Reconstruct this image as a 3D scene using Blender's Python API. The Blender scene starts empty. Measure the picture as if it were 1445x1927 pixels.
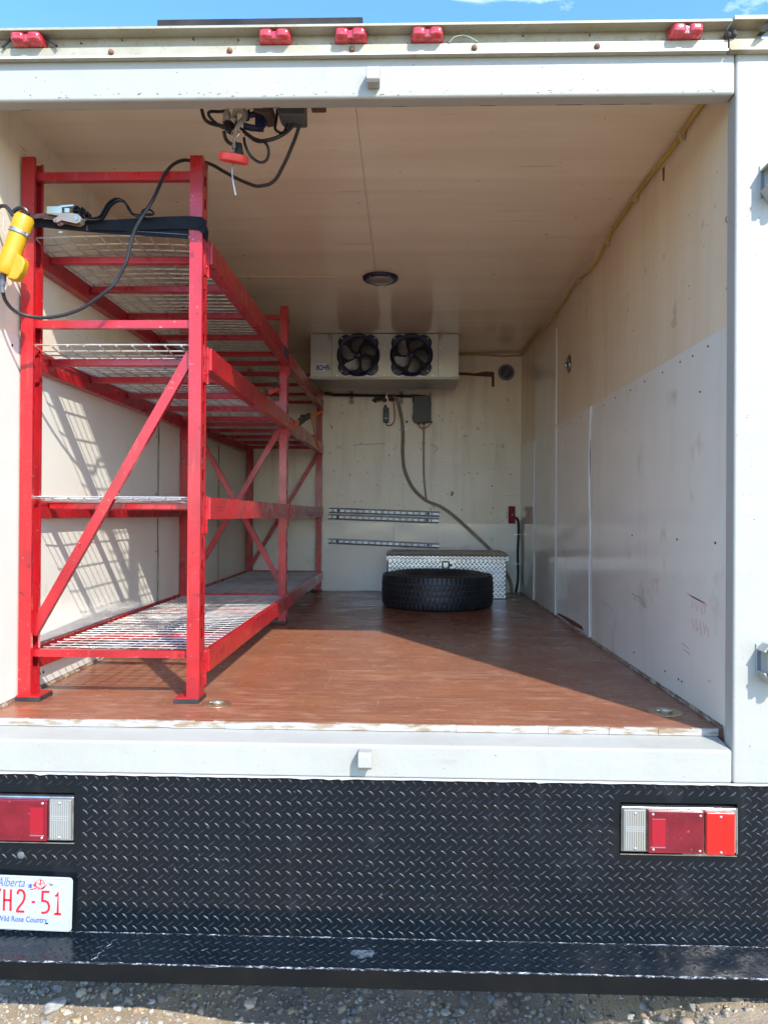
import bpy, math, random
from mathutils import Vector, Matrix, noise
random.seed(7)
sc = bpy.context.scene
COL = sc.collection
R = math.radians

# ------------------------------------------------------------------ camera
cam_d = bpy.data.cameras.new('camera'); cam = bpy.data.objects.new('camera', cam_d); COL.objects.link(cam)
cam_d.sensor_fit = 'VERTICAL'; cam_d.sensor_height = 36.0
cam_d.lens = 1369.54 / 1927 * 36.0
cam_d.clip_start = 0.05; cam_d.clip_end = 2000
yaw, pitch, roll = 0.0284, 0.0035, 0.0063
cam.matrix_world = (Matrix.Translation((0, 0, 1.5)) @ Matrix.Rotation(yaw, 4, 'Z') @
                    Matrix.Rotation(math.pi / 2 + pitch, 4, 'X') @ Matrix.Rotation(roll, 4, 'Z'))
sc.camera = cam

# ------------------------------------------------------------------ sky and sun
to_sun = Vector((1.0765, -1.848, 1.832)).normalized()
w = bpy.data.worlds.new('World'); sc.world = w; w.use_nodes = True
nt = w.node_tree; nt.nodes.clear()
sky = nt.nodes.new('ShaderNodeTexSky'); sky.sky_type = 'NISHITA'; sky.sun_disc = False
sky.sun_elevation = math.asin(to_sun.z); sky.sun_rotation = math.atan2(to_sun.x, to_sun.y)
sky.altitude = 900; sky.air_density = 1.0; sky.dust_density = 0.7; sky.ozone_density = 2.6
hs = nt.nodes.new('ShaderNodeHueSaturation'); hs.inputs['Saturation'].default_value = 1.2
tc = nt.nodes.new('ShaderNodeTexCoord'); mp = nt.nodes.new('ShaderNodeMapping')
mp.inputs['Scale'].default_value = (1.0, 1.0, 3.0); mp.inputs['Location'].default_value = (0.62, 0.2, 0.9)
n1 = nt.nodes.new('ShaderNodeTexNoise'); n1.inputs['Scale'].default_value = 3.4; n1.inputs['Detail'].default_value = 9
n1.inputs['Roughness'].default_value = 0.6; n1.inputs['Distortion'].default_value = 0.6
rp = nt.nodes.new('ShaderNodeValToRGB'); rp.color_ramp.elements[0].position = 0.57; rp.color_ramp.elements[1].position = 0.86
rp.color_ramp.elements[1].color = (0.75, 0.75, 0.75, 1)
mx = nt.nodes.new('ShaderNodeMix'); mx.data_type = 'RGBA'; mx.inputs['B'].default_value = (8.5, 9.0, 9.6, 1)
bg = nt.nodes.new('ShaderNodeBackground'); bg.inputs['Strength'].default_value = 0.15
out = nt.nodes.new('ShaderNodeOutputWorld'); L = nt.links.new
L(sky.outputs[0], hs.inputs['Color']); L(tc.outputs['Generated'], mp.inputs[0]); L(mp.outputs[0], n1.inputs['Vector'])
L(n1.outputs['Fac'], rp.inputs[0]); L(rp.outputs[0], mx.inputs['Factor']); L(hs.outputs[0], mx.inputs['A'])
L(mx.outputs['Result'], bg.inputs['Color']); L(bg.outputs[0], out.inputs[0])
sd = bpy.data.lights.new('sun', 'SUN'); sd.energy = 2.0; sd.angle = R(0.6); sd.color = (1.0, 0.945, 0.87)
so = bpy.data.objects.new('sun', sd); COL.objects.link(so); so.rotation_euler = to_sun.to_track_quat('Z', 'Y').to_euler()
so.location = (6, -10, 10)
sc.view_settings.view_transform = 'Standard'; sc.view_settings.look = 'None'
sc.view_settings.gamma = 1; sc.view_settings.use_curve_mapping = False
sc.view_settings.exposure = 1.82
sc.cycles.max_bounces = 12; sc.cycles.diffuse_bounces = 8; sc.cycles.glossy_bounces = 6

# ------------------------------------------------------------------ materials
def mat(name, col, rough=0.5, metal=0.0, col2=None, nscale=3.0, nlo=0.4, nhi=0.65, bump=0.0, bscale=40.0,
        stretch=(1, 1, 1), spots=None, spec=0.5, coat=0.0, rvar=0.0, detail=6, extra=None, wave=0.0, wscale=5.0,
        streak=None, trans=0.0, random_island=None):
    m = bpy.data.materials.new(name); m.use_nodes = True
    n = m.node_tree; b = n.nodes['Principled BSDF']; lk = n.links.new
    b.inputs['Base Color'].default_value = (*col, 1); b.inputs['Roughness'].default_value = rough
    b.inputs['Metallic'].default_value = metal; b.inputs['Specular IOR Level'].default_value = spec
    b.inputs['Coat Weight'].default_value = coat; b.inputs['Coat Roughness'].default_value = 0.08
    b.inputs['Transmission Weight'].default_value = trans
    g = n.nodes.new('ShaderNodeNewGeometry'); mpp = n.nodes.new('ShaderNodeMapping'); mpp.inputs['Scale'].default_value = stretch
    lk(g.outputs['Position'], mpp.inputs[0])
    def tex(scale, det=detail, vec=None, rg=0.55):
        t = n.nodes.new('ShaderNodeTexNoise'); t.inputs['Scale'].default_value = scale
        t.inputs['Detail'].default_value = det; t.inputs['Roughness'].default_value = rg
        lk((vec or mpp).outputs[0], t.inputs['Vector']); return t
    def ramp(t, lo, hi, a=0.0, c=1.0):
        q = n.nodes.new('ShaderNodeMapRange'); q.inputs[1].default_value = lo; q.inputs[2].default_value = hi
        q.inputs[3].default_value = a; q.inputs[4].default_value = c; lk(t.outputs[0], q.inputs[0]); return q
    def mixc(f, A, Bc):
        x = n.nodes.new('ShaderNodeMix'); x.data_type = 'RGBA'; lk(f.outputs[0], x.inputs['Factor'])
        if A is None: x.inputs['A'].default_value = (*col, 1)
        else: lk(A, x.inputs['A'])
        x.inputs['B'].default_value = (*Bc, 1); return x.outputs['Result']
    cur = None
    if random_island:
        ge = n.nodes.new('ShaderNodeValToRGB'); lk(g.outputs['Random Per Island'], ge.inputs[0])
        cr = ge.color_ramp
        for i, c in enumerate(random_island):
            p = i / (len(random_island) - 1)
            if i < 2: e = cr.elements[i]; e.position = p
            else: e = cr.elements.new(p)
            e.color = (*c, 1)
        cr.elements[0].position = 0
        cur = ge.outputs[0]
    if col2: cur = mixc(ramp(tex(nscale), nlo, nhi), cur, col2)
    for s in (streak or []):   # (stretch, scale, lo, hi, colour, amount)
        m2 = n.nodes.new('ShaderNodeMapping'); m2.inputs['Scale'].default_value = s[0]; lk(g.outputs['Position'], m2.inputs[0])
        cur = mixc(ramp(tex(s[1], 5, m2, 0.6), s[2], s[3], 0, s[5]), cur, s[4])
    for s in (spots or []):    # (scale, lo, hi, colour, amount)
        cur = mixc(ramp(tex(s[0], 3), s[1], s[2], 0, s[4]), cur, s[3])
    if extra: cur = extra(n, lk, g, mixc, cur)
    if cur is not None: lk(cur, b.inputs['Base Color'])
    if rvar:
        q = ramp(tex(nscale * 1.7), 0.3, 0.7, max(rough - rvar, 0.03), rough + rvar); lk(q.outputs[0], b.inputs['Roughness'])
    last = None
    for strength, scale, dist in ((bump, bscale, 0.003), (wave, wscale, 0.02)):
        if strength:
            bp = n.nodes.new('ShaderNodeBump'); bp.inputs['Strength'].default_value = strength
            bp.inputs['Distance'].default_value = dist; t = tex(scale, 4 if dist < .01 else 1); lk(t.outputs[0], bp.inputs['Height'])
            if last: lk(last.outputs[0], bp.inputs['Normal'])
            last = bp
    if last: lk(last.outputs[0], b.inputs['Normal'])
    return m

M = {}
M['white_paint'] = mat('white_paint', (0.365, 0.366, 0.328), 0.45, col2=(0.345, 0.346, 0.310), nscale=5, bump=0.25, bscale=60,
                       spots=[(38, 0.70, 0.73, (0.42, 0.33, 0.22), 0.5)], wave=0.15, wscale=9,
                       streak=[((1, 1, .10), 14, 0.56, 0.8, (0.27, 0.255, 0.21), 0.30), ((.2, 1, 1), 12, 0.64, 0.74, (0.26, 0.24, 0.20), 0.3)])
M['edge_paint'] = mat('edge_paint', (0.42, 0.415, 0.39), 0.5, col2=(0.27, 0.19, 0.11), nscale=11, nlo=0.46, nhi=0.60, bump=0.6, bscale=45,
                      stretch=(1, 1, 5))
M['rail'] = mat('rail_aluminium', (0.35, 0.325, 0.235), 0.5, 0.1, col2=(0.40, 0.385, 0.31), nscale=11, bump=0.2, bscale=90,
                spots=[(26, 0.60, 0.70, (0.30, 0.20, 0.08), 0.5), (90, 0.62, 0.68, (0.17, 0.13, 0.07), 0.4)],
                streak=[((.25, 1, 1), 22, 0.55, 0.75, (0.36, 0.30, 0.17), 0.5)])
M['dirty_rail'] = mat('weathered_rail', (0.47, 0.43, 0.31), 0.6, 0.15, col2=(0.26, 0.22, 0.14), nscale=8, bump=0.2, bscale=80)
M['rust'] = mat('rusty_steel', (0.16, 0.09, 0.06), 0.8, 0.2, col2=(0.28, 0.14, 0.07), nscale=40, bump=0.4, bscale=200)
M['black_paint'] = mat('black_gloss_paint', (0.0035, 0.0068, 0.0100), 0.15, spec=0.33, bump=0.10, bscale=110, wave=0.35, wscale=6,
                       col2=(0.0055, 0.0075, 0.010), nscale=4, rvar=0.07,
                       spots=[(55, 0.72, 0.75, (0.10, 0.11, 0.12), 0.5), (7, 0.60, 0.75, (0.020, 0.024, 0.026), 0.6), (150, .72, .74, (.12, .12, .11), .5)],
                       streak=[((1, 1, .12), 16, 0.60, 0.78, (0.016, 0.021, 0.024), 0.6)])
M['lug_paint'] = mat('raised_lug_paint', (0.007, 0.010, 0.013), 0.33, spec=0.5, bump=0.5, bscale=300, rvar=.12, random_island=[(.004, .007, .010), (.006, .009, .012), (.012, .016, .02), (.006, .009, .012), (.03, .034, .038)])
M['step_paint'] = mat('step_gloss_paint', (0.0045, 0.008, 0.012), 0.2, spec=0.45, bump=0.12, bscale=110, wave=0.4, wscale=7, col2=(0.008, 0.013, 0.018), nscale=5, rvar=.08)
M['black_matt'] = mat('black_smooth_paint', (0.004, 0.0045, 0.005), 0.7, spec=0.15, col2=(0.007, 0.007, 0.0065), nscale=9, bump=0.2, bscale=60)
M['painted_glint'] = mat('glint_edge_paint', (0.015, 0.018, 0.022), 0.14, col2=(0.30, 0.33, 0.37), nscale=60, nlo=0.50, nhi=0.60, bump=1.0, bscale=90,
                     stretch=(1, 3, 3))  # pale blotches in the colour stand for glints on black edges
M['clear_lens'] = mat('clear_ribbed_plastic', (0.21, 0.215, 0.20), 0.16, col2=(0.20, 0.17, 0.11), nscale=6, coat=0.5)
M['dark_red_lens'] = mat('dark_red_plastic', (0.14, 0.005, 0.014), 0.2, coat=0.6, col2=(0.20, 0.008, 0.02), nscale=14,
                         spots=[(60, 0.66, 0.72, (0.5, 0.15, 0.18), 0.5)], streak=[((6, 6, .4), 10, 0.62, 0.75, (0.45, 0.14, 0.17), 0.4)])
M['mid_red_lens'] = mat('reflector_red_plastic', (0.30, 0.003, 0.016), 0.25, coat=0.5)
M['bright_red_lens'] = mat('bright_red_plastic', (0.55, 0.012, 0.008), 0.28, coat=0.4, col2=(0.48, 0.014, 0.009), nscale=20)
M['marker_lens'] = mat('marker_red_plastic', (0.42, 0.007, 0.014), 0.12, coat=1.0, col2=(0.55, 0.06, 0.07), nscale=60, bump=0.15, bscale=300)
M['chrome'] = mat('bright_trim', (0.62, 0.63, 0.62), 0.22, 0.9, col2=(0.40, 0.39, 0.36), nscale=25)
M['screw'] = mat('steel_screw', (0.75, 0.75, 0.72), 0.3, 0.9)
M['filler'] = mat('old_sealant', (0.55, 0.45, 0.30), 0.9, col2=(0.30, 0.22, 0.13), nscale=60, bump=0.8, bscale=160)
M['floor'] = mat('brown_painted_floor', (0.265, 0.100, 0.048), 0.3, col2=(0.215, 0.078, 0.040), nscale=3.2, rvar=0.1,
                 stretch=(0.9, 1.4, 1), bump=0.2, bscale=70, detail=12,
                 streak=[((.35, 18, 1), 4.0, 0.585, 0.60, (0.36, 0.17, 0.10), 0.35), ((.5, 60, 1), 6.0, 0.635, 0.645, (0.58, 0.42, 0.33), 0.9), ((.9, 6, 1), 9.0, 0.60, 0.68, (0.36, 0.17, 0.10), 0.4),
                         ((22, .6, 1), 4.0, 0.68, 0.69, (0.48, 0.30, 0.22), 0.5), ((1.5, 2.2, 1), 5.0, 0.55, 0.70, (0.42, 0.22, 0.14), 0.5),
                         ((1.0, 30, 1), 7.0, 0.675, 0.69, (0.10, 0.04, 0.025), 0.6), ((3, 5, 1), 6, 0.66, 0.72, (0.60, 0.44, 0.35), 0.5)],
                 spots=[(150, 0.70, 0.72, (0.62, 0.5, 0.42), 0.8), (33, 0.70, 0.74, (0.10, 0.045, 0.03), 0.6), (11, 0.66, 0.70, (0.16, 0.06, 0.035), 0.4)])
PLYSPOT = [(42, 0.715, 0.745, (0.10, 0.06, 0.03), 0.8), (9, 0.68, 0.72, (0.30, 0.21, 0.12), 0.35)]
M['ply'] = mat('varnished_plywood', (0.73, 0.635, 0.46), 0.27, spec=0.42, col2=(0.68, 0.585, 0.42), nscale=1.6, spots=PLYSPOT, bump=0.05, bscale=90,
               streak=[((1, 1, .08), 9, 0.45, 0.75, (0.57, 0.46, 0.31), 0.5)], wave=0.08, wscale=4)
M['ply_back'] = mat('pale_plywood', (0.82, 0.745, 0.585), 0.34, spec=0.4, col2=(0.75, 0.67, 0.50), nscale=2.0, spots=PLYSPOT + [(28, 0.73, 0.75, (0.16, 0.10, 0.06), 0.7)],
                    streak=[((1, 1, .1), 12, 0.5, 0.8, (0.40, 0.32, 0.20), 0.4), ((.3, 1, 8), 6, 0.68, 0.72, (0.22, 0.14, 0.08), 0.6)], wave=0.06, wscale=4)
M['ply_ceiling'] = mat('ceiling_plywood', (0.78, 0.685, 0.52), 0.15, spec=0.5, col2=(0.74, 0.64, 0.48), nscale=1.3, bump=0.04, bscale=90,
                       spots=[(22, 0.72, 0.74, (0.10, 0.06, 0.03), 0.7)], streak=[((.12, 1, 1), 4.5, 0.45, 0.72, (0.58, 0.47, 0.33), 0.45), ((.04, 1, 1), 5.5, 0.50, 0.62, (0.60, 0.49, 0.35), 0.3), ((.25, 3, 1), 9, 0.66, 0.70, (0.33, 0.2, 0.12), 0.4)])
M['frp'] = mat('grey_liner_panel', (0.73, 0.725, 0.63), 0.12, spec=0.6, col2=(0.69, 0.68, 0.585), nscale=1.8, wave=0.22, wscale=3.5,
               spots=[(70, 0.73, 0.75, (0.2, 0.18, 0.16), 0.6), (5, 0.64, 0.76, (0.42, 0.37, 0.29), 0.5)],
               streak=[((1, 1, .15), 7, 0.55, 0.8, (0.56, 0.54, 0.48), 0.35), ((1, 1.6, .5), 8, 0.70, 0.73, (0.33, 0.27, 0.2), 0.4)])
M['frp_left'] = mat('left_liner_panel', (0.72, 0.70, 0.61), 0.25, spec=0.5, col2=(0.68, 0.66, 0.57), nscale=1.8, wave=0.3, wscale=3.5,
                    spots=[(9, 0.68, 0.76, (0.50, 0.42, 0.26), 0.35)], streak=[((1, 1, .15), 7, 0.6, 0.8, (0.45, 0.43, 0.40), 0.3)])
M['trim'] = mat('white_seam_trim', (0.72, 0.70, 0.66), 0.35)
M['seal'] = mat('grubby_caulk', (0.40, 0.34, 0.25), 0.8, col2=(0.16, 0.09, 0.05), nscale=16, bump=0.9, bscale=60)
M['dark_gap'] = mat('dark_gap', (0.02, 0.018, 0.016), 0.9)
M['exposed'] = mat('exposed_brown_board', (0.17, 0.065, 0.035), 0.8, col2=(0.09, 0.04, 0.03), nscale=18, bump=0.6, bscale=90)
M['red'] = mat('red_powder_coat', (0.45, 0.009, 0.014), 0.33, spec=0.6, coat=0.2, col2=(0.30, 0.009, 0.014), nscale=6, bump=0.06, bscale=120,
               spots=[(60, 0.69, 0.71, (0.50, 0.20, 0.16), 0.7), (34, 0.68, 0.71, (0.09, 0.01, 0.012), 0.7), (120, 0.70, 0.72, (0.16, 0.10, 0.09), 0.8)], rvar=0.12,
               streak=[((4, 4, .4), 14, 0.60, 0.74, (0.56, 0.07, 0.06), 0.55), ((2, 2, 14), 6, 0.68, 0.70, (0.58, 0.22, 0.18), 0.6)])
M['galv'] = mat('galvanised_wire', (0.62, 0.62, 0.59), 0.36, 0.5, col2=(0.45, 0.45, 0.42), nscale=20)
M['rubber'] = mat('black_rubber', (0.018, 0.018, 0.020), 0.6, col2=(0.035, 0.034, 0.034), nscale=30, bump=0.3, bscale=140)
M['tyre'] = mat('tyre_rubber', (0.010, 0.014, 0.019), 0.45, col2=(0.020, 0.024, 0.028), nscale=12, bump=0.25, bscale=120)
M['tyre_side'] = mat('dusty_sidewall', (0.026, 0.022, 0.020), 0.62, col2=(0.075, 0.055, 0.042), nscale=7, bump=0.25, bscale=120)
M['dust'] = mat('brown_dust', (0.11, 0.065, 0.045), 0.9, col2=(0.07, 0.045, 0.035), nscale=9)
M['cable'] = mat('black_cable', (0.014, 0.014, 0.016), 0.38, bump=0.1, bscale=200)
M['web_black'] = mat('black_webbing', (0.006, 0.0085, 0.013), 0.75, bump=0.8, bscale=600, spec=.25, col2=(0.010, 0.013, 0.019), nscale=40)
M['stitch'] = mat('pale_stitching', (0.30, 0.32, 0.35), 0.7)
M['orange'] = mat('orange_webbing', (0.78, 0.20, 0.03), 0.65, bump=0.5, bscale=500)
M['red_web'] = mat('red_webbing', (0.55, 0.03, 0.02), 0.65, bump=0.5, bscale=500)
M['zinc'] = mat('yellow_zinc', (0.55, 0.42, 0.25), 0.3, 0.85, col2=(0.60, 0.36, 0.24), nscale=14)
M['pale_zinc'] = mat('pale_zinc', (0.62, 0.66, 0.52), 0.28, 0.8)
M['yellow'] = mat('yellow_plastic', (0.56, 0.31, 0.007), 0.38, col2=(0.50, 0.27, 0.007), nscale=12, spots=[(80, 0.70, 0.74, (0.35, 0.2, 0.03), 0.6)])
M['yellow_cable'] = mat('yellow_cable', (0.50, 0.36, 0.06), 0.45, col2=(0.40, 0.28, 0.06), nscale=10)
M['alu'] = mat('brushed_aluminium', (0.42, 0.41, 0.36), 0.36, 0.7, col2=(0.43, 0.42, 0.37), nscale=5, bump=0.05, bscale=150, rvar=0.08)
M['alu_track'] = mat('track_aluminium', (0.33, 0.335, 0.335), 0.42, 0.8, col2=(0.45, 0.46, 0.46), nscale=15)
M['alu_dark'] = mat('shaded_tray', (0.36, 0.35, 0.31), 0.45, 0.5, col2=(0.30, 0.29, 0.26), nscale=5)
M['checker'] = mat('tread_plate_aluminium', (0.52, 0.535, 0.55), 0.28, 0.85, col2=(0.44, 0.455, 0.47), nscale=6, bump=0.1, bscale=120, wave=0.25, wscale=5)
M['bright_lug'] = mat('polished_lug', (0.70, 0.715, 0.73), 0.26, 0.9)
M['lid'] = mat('lid_aluminium', (0.50, 0.48, 0.45), 0.36, 0.8, col2=(0.35, 0.33, 0.30), nscale=7)
M['fan_black'] = mat('fan_black', (0.007, 0.013, 0.050), 0.4)
M['fan_blade'] = mat('fan_blade', (0.20, 0.20, 0.19), 0.35, 0.6)
M['box_grey'] = mat('grey_plastic_box', (0.075, 0.085, 0.088), 0.5, col2=(0.06, 0.068, 0.07), nscale=9)
M['hose'] = mat('smoky_hose', (0.34, 0.28, 0.20), 0.35, col2=(0.26, 0.21, 0.15), nscale=20)
M['copper'] = mat('orange_wire', (0.45, 0.10, 0.04), 0.4)
M['putty'] = mat('grey_putty', (0.07, 0.06, 0.06), 0.9, bump=1, bscale=60)
M['glass_lens'] = mat('prismatic_glass', (0.20, 0.19, 0.17), 0.1, coat=1.0, bump=0.6, bscale=160)
M['red_disc'] = mat('red_rubber_disc', (0.80, 0.06, 0.045), 0.45, col2=(0.65, 0.05, 0.04), nscale=30)
M['red_box'] = mat('red_reflector', (0.20, 0.006, 0.012), 0.5, spec=.25)
M['hook'] = mat('forged_steel', (0.55, 0.57, 0.56), 0.4, 0.85, col2=(0.28, 0.30, 0.29), nscale=50)
M['motor'] = mat('brown_motor', (0.11, 0.07, 0.05), 0.6, 0.3)
M['plate_white'] = mat('plate_white', (0.38, 0.40, 0.395), 0.35)
M['plate_red'] = mat('plate_red', (0.72, 0.012, 0.03), 0.4)
M['plate_blue'] = mat('plate_blue', (0.04, 0.10, 0.45), 0.4)
M['label_white'] = mat('label_white', (0.62, 0.66, 0.70), 0.4)
M['label_blue'] = mat('label_blue', (0.003, 0.05, 0.32), 0.4)
M['marker_red'] = mat('faded_red_marker', (0.60, 0.33, 0.32), 0.4)
M['marker_black'] = mat('faded_black_scuff', (0.28, 0.275, 0.27), 0.5)
M['marker_blue'] = mat('faded_blue_marker', (0.30, 0.32, 0.50), 0.4)
M['gravel'] = mat('gravel_ground', (0.36, 0.275, 0.175), 0.95, col2=(0.24, 0.18, 0.11), nscale=9, bump=1.0, bscale=160, detail=10,
                  spots=[(190, 0.56, 0.68, (0.38, 0.34, 0.28), 0.7), (90, 0.6, 0.7, (0.11, 0.085, 0.06), 0.6)])
M['stones'] = mat('mixed_pebbles', (0.3, 0.26, 0.2), 0.75, bump=0.3, bscale=300, random_island=[
    (0.31, 0.26, 0.18), (0.20, 0.18, 0.155), (0.44, 0.33, 0.19), (0.25, 0.245, 0.23), (0.48, 0.42, 0.32), (0.17, 0.14, 0.11), (0.36, 0.25, 0.15), (0.31, 0.28, 0.23), (0.54, 0.49, 0.41)])
M['big_stone'] = mat('pale_grey_stone', (0.34, 0.335, 0.31), 0.8, col2=(0.24, 0.225, 0.20), nscale=40, bump=0.4, bscale=200)
M['outer_skin'] = mat('outer_skin', (0.66, 0.68, 0.68), 0.4, col2=(0.6, 0.61, 0.6), nscale=3)

# ------------------------------------------------------------------ mesh builder
def cr(pts, n=6):
    """smooth path through points"""
    P = [Vector(p) for p in pts]; out = []
    Q = [2 * P[0] - P[1]] + P + [2 * P[-1] - P[-2]]
    for i in range(1, len(Q) - 2):
        for k in range(n):
            t = k / n; a, b, c, d = Q[i - 1], Q[i], Q[i + 1], Q[i + 2]
            out.append(0.5 * ((2 * b) + (c - a) * t + (2 * a - 5 * b + 4 * c - d) * t * t + (3 * b - a - 3 * c + d) * t ** 3))
    out.append(P[-1]); return out

class MB:
    def __init__(s): s.v = []; s.f = []; s.marks = []
    def add(s, vs, fs):
        o = len(s.v); s.marks.append((o, len(s.f))); s.v += [tuple(x) for x in vs]; s.f += [tuple(i + o for i in f) for f in fs]; return s
    def box(s, x0, x1, y0, y1, z0, z1):
        return s.add([(x0,y0,z0),(x1,y0,z0),(x1,y1,z0),(x0,y1,z0),(x0,y0,z1),(x1,y0,z1),(x1,y1,z1),(x0,y1,z1)],
                     [(0,3,2,1),(4,5,6,7),(0,1,5,4),(1,2,6,5),(2,3,7,6),(3,0,4,7)])
    def prism(s, poly, axis, a, b):
        """poly: 2D points, extruded along axis 0/1/2 from a to b"""
        def P(p, t):
            return {0: (t, p[0], p[1]), 1: (p[0], t, p[1]), 2: (p[0], p[1], t)}[axis]
        n = len(poly)
        return s.add([P(p, a) for p in poly] + [P(p, b) for p in poly],
                     [tuple(range(n))[::-1], tuple(range(n, 2 * n))] + [(i, (i + 1) % n, n + (i + 1) % n, n + i) for i in range(n)])
    def bar(s, p0, p1, w_, h_, up=(0, 0, 1)):
        p0, p1 = Vector(p0), Vector(p1); d = (p1 - p0).normalized(); up = Vector(up)
        sx = d.cross(up).normalized() * w_ / 2; uz = sx.cross(d).normalized() * h_ / 2
        vs = [p + a * sx + b * uz for p in (p0, p1) for a, b in ((-1,-1),(1,-1),(1,1),(-1,1))]
        return s.add(vs, [(0,1,2,3),(7,6,5,4),(0,4,5,1),(1,5,6,2),(2,6,7,3),(3,7,4,0)])
    def tube(s, pts, r, seg=6, cap=True, rs=None):
        P = [Vector(p) for p in pts]; n = len(P); rings = []
        d0 = (P[1] - P[0]).normalized(); u = d0.orthogonal().normalized()
        for i, p in enumerate(P):
            d = (P[min(i + 1, n - 1)] - P[max(i - 1, 0)]).normalized()
            u = (u - d * u.dot(d)); u = u.normalized() if u.length > 1e-6 else d.orthogonal().normalized()
            v = d.cross(u); rr = rs[i] if rs else r
            rings.append([p + (u * math.cos(a) + v * math.sin(a)) * rr for a in [2 * math.pi * k / seg for k in range(seg)]])
        vs = [q for ring in rings for q in ring]
        fs = [(i * seg + k, i * seg + (k + 1) % seg, (i + 1) * seg + (k + 1) % seg, (i + 1) * seg + k) for i in range(n - 1) for k in range(seg)]
        if cap: fs += [tuple(range(seg))[::-1], tuple(range((n - 1) * seg, n * seg))]
        return s.add(vs, fs)
    def cyl(s, p0, p1, r, seg=16, r2=None):
        return s.tube([p0, p1], r, seg, True, [r, r if r2 is None else r2])
    def ring(s, c, axis, R_, r, seg=24, ts=6, a0=0, a1=2 * math.pi, sx=1.0):
        ax = Vector(axis).normalized(); u = ax.orthogonal().normalized()
        if abs(ax.z) < 0.9: u = ax.cross(Vector((0, 0, 1))).normalized()
        v = ax.cross(u); full = abs(a1 - a0 - 2 * math.pi) < 1e-4
        pts = [Vector(c) + (u * math.cos(a0 + (a1 - a0) * k / seg) * sx + v * math.sin(a0 + (a1 - a0) * k / seg)) * R_ for k in range(seg + 1)]
        return s.tube(pts, r, ts, not full)
    def lathe(s, c, prof, seg=32, axis=(0, 0, 1), close=False):
        ax = Vector(axis).normalized(); u = ax.orthogonal().normalized(); v = ax.cross(u); c = Vector(c); n = len(prof)
        vs = [c + ax * z + (u * math.cos(2 * math.pi * k / seg) + v * math.sin(2 * math.pi * k / seg)) * r for r, z in prof for k in range(seg)]
        rng = range(n if close else n - 1)
        fs = [(i * seg + k, i * seg + (k + 1) % seg, ((i + 1) % n) * seg + (k + 1) % seg, ((i + 1) % n) * seg + k) for i in rng for k in range(seg)]
        return s.add(vs, fs)
    def ribbon(s, pts, widths, wdir=(0, 0, 1), th=0.002, tdir=None):
        P = [Vector(p) for p in pts]; n = len(P); wd = Vector(wdir); vs = []
        if not isinstance(widths, (list, tuple)): widths = [widths] * n
        for i, p in enumerate(P):
            d = (P[min(i + 1, n - 1)] - P[max(i - 1, 0)]).normalized()
            wv = (wd - d * wd.dot(d)); wv = wv.normalized(); t = d.cross(wv).normalized() * th / 2
            h = wv * widths[i] / 2
            vs += [p - h - t, p + h - t, p + h + t, p - h + t]
        fs = [(i * 4 + k, i * 4 + (k + 1) % 4, i * 4 + 4 + (k + 1) % 4, i * 4 + 4 + k) for i in range(n - 1) for k in range(4)]
        fs += [(3, 2, 1, 0), tuple(n * 4 - 4 + k for k in range(4))]
        return s.add(vs, fs)
    def split(s, name, m, parent, **kw):
        """one object for every primitive collected"""
        r = []
        for k, (v0, f0) in enumerate(s.marks):
            v1, f1 = s.marks[k + 1] if k + 1 < len(s.marks) else (len(s.v), len(s.f))
            q = MB(); q.v = s.v[v0:v1]; q.f = [tuple(i - v0 for i in f) for f in s.f[f0:f1]]; r.append(q.build(name, m, parent, **kw))
        return r
    def build(s, name, m, parent=None, bevel=0.0, smooth=False, bseg=2, label=None, kind=None):
        me = bpy.data.meshes.new(name)
        xs = [v[0] for v in s.v]; ys = [v[1] for v in s.v]; zs = [v[2] for v in s.v]
        o = Vector(((min(xs) + max(xs)) / 2, (min(ys) + max(ys)) / 2, min(zs)))
        me.from_pydata([(x - o.x, y - o.y, z - o.z) for x, y, z in s.v], [], s.f); me.validate()
        import bmesh
        bm = bmesh.new(); bm.from_mesh(me); bmesh.ops.recalc_face_normals(bm, faces=bm.faces); bm.to_mesh(me); bm.free()
        ms = m if isinstance(m, list) else [m]
        for q in ms: me.materials.append(q)
        if smooth:
            me.polygons.foreach_set('use_smooth', [True] * len(me.polygons))
            try: me.set_sharp_from_angle(angle=R(smooth if smooth is not True else 40))
            except Exception: pass
        ob = bpy.data.objects.new(name, me); COL.objects.link(ob); ob.location = o
        if parent: attach(ob, parent)
        if bevel:
            b = ob.modifiers.new('bevel', 'BEVEL'); b.width = bevel; b.segments = bseg; b.limit_method = 'ANGLE'; b.angle_limit = R(35)
            me.polygons.foreach_set('use_smooth', [True] * len(me.polygons)); b.harden_normals = True
        if label: ob['label'] = label
        if kind: ob['kind'] = kind
        return ob

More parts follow.
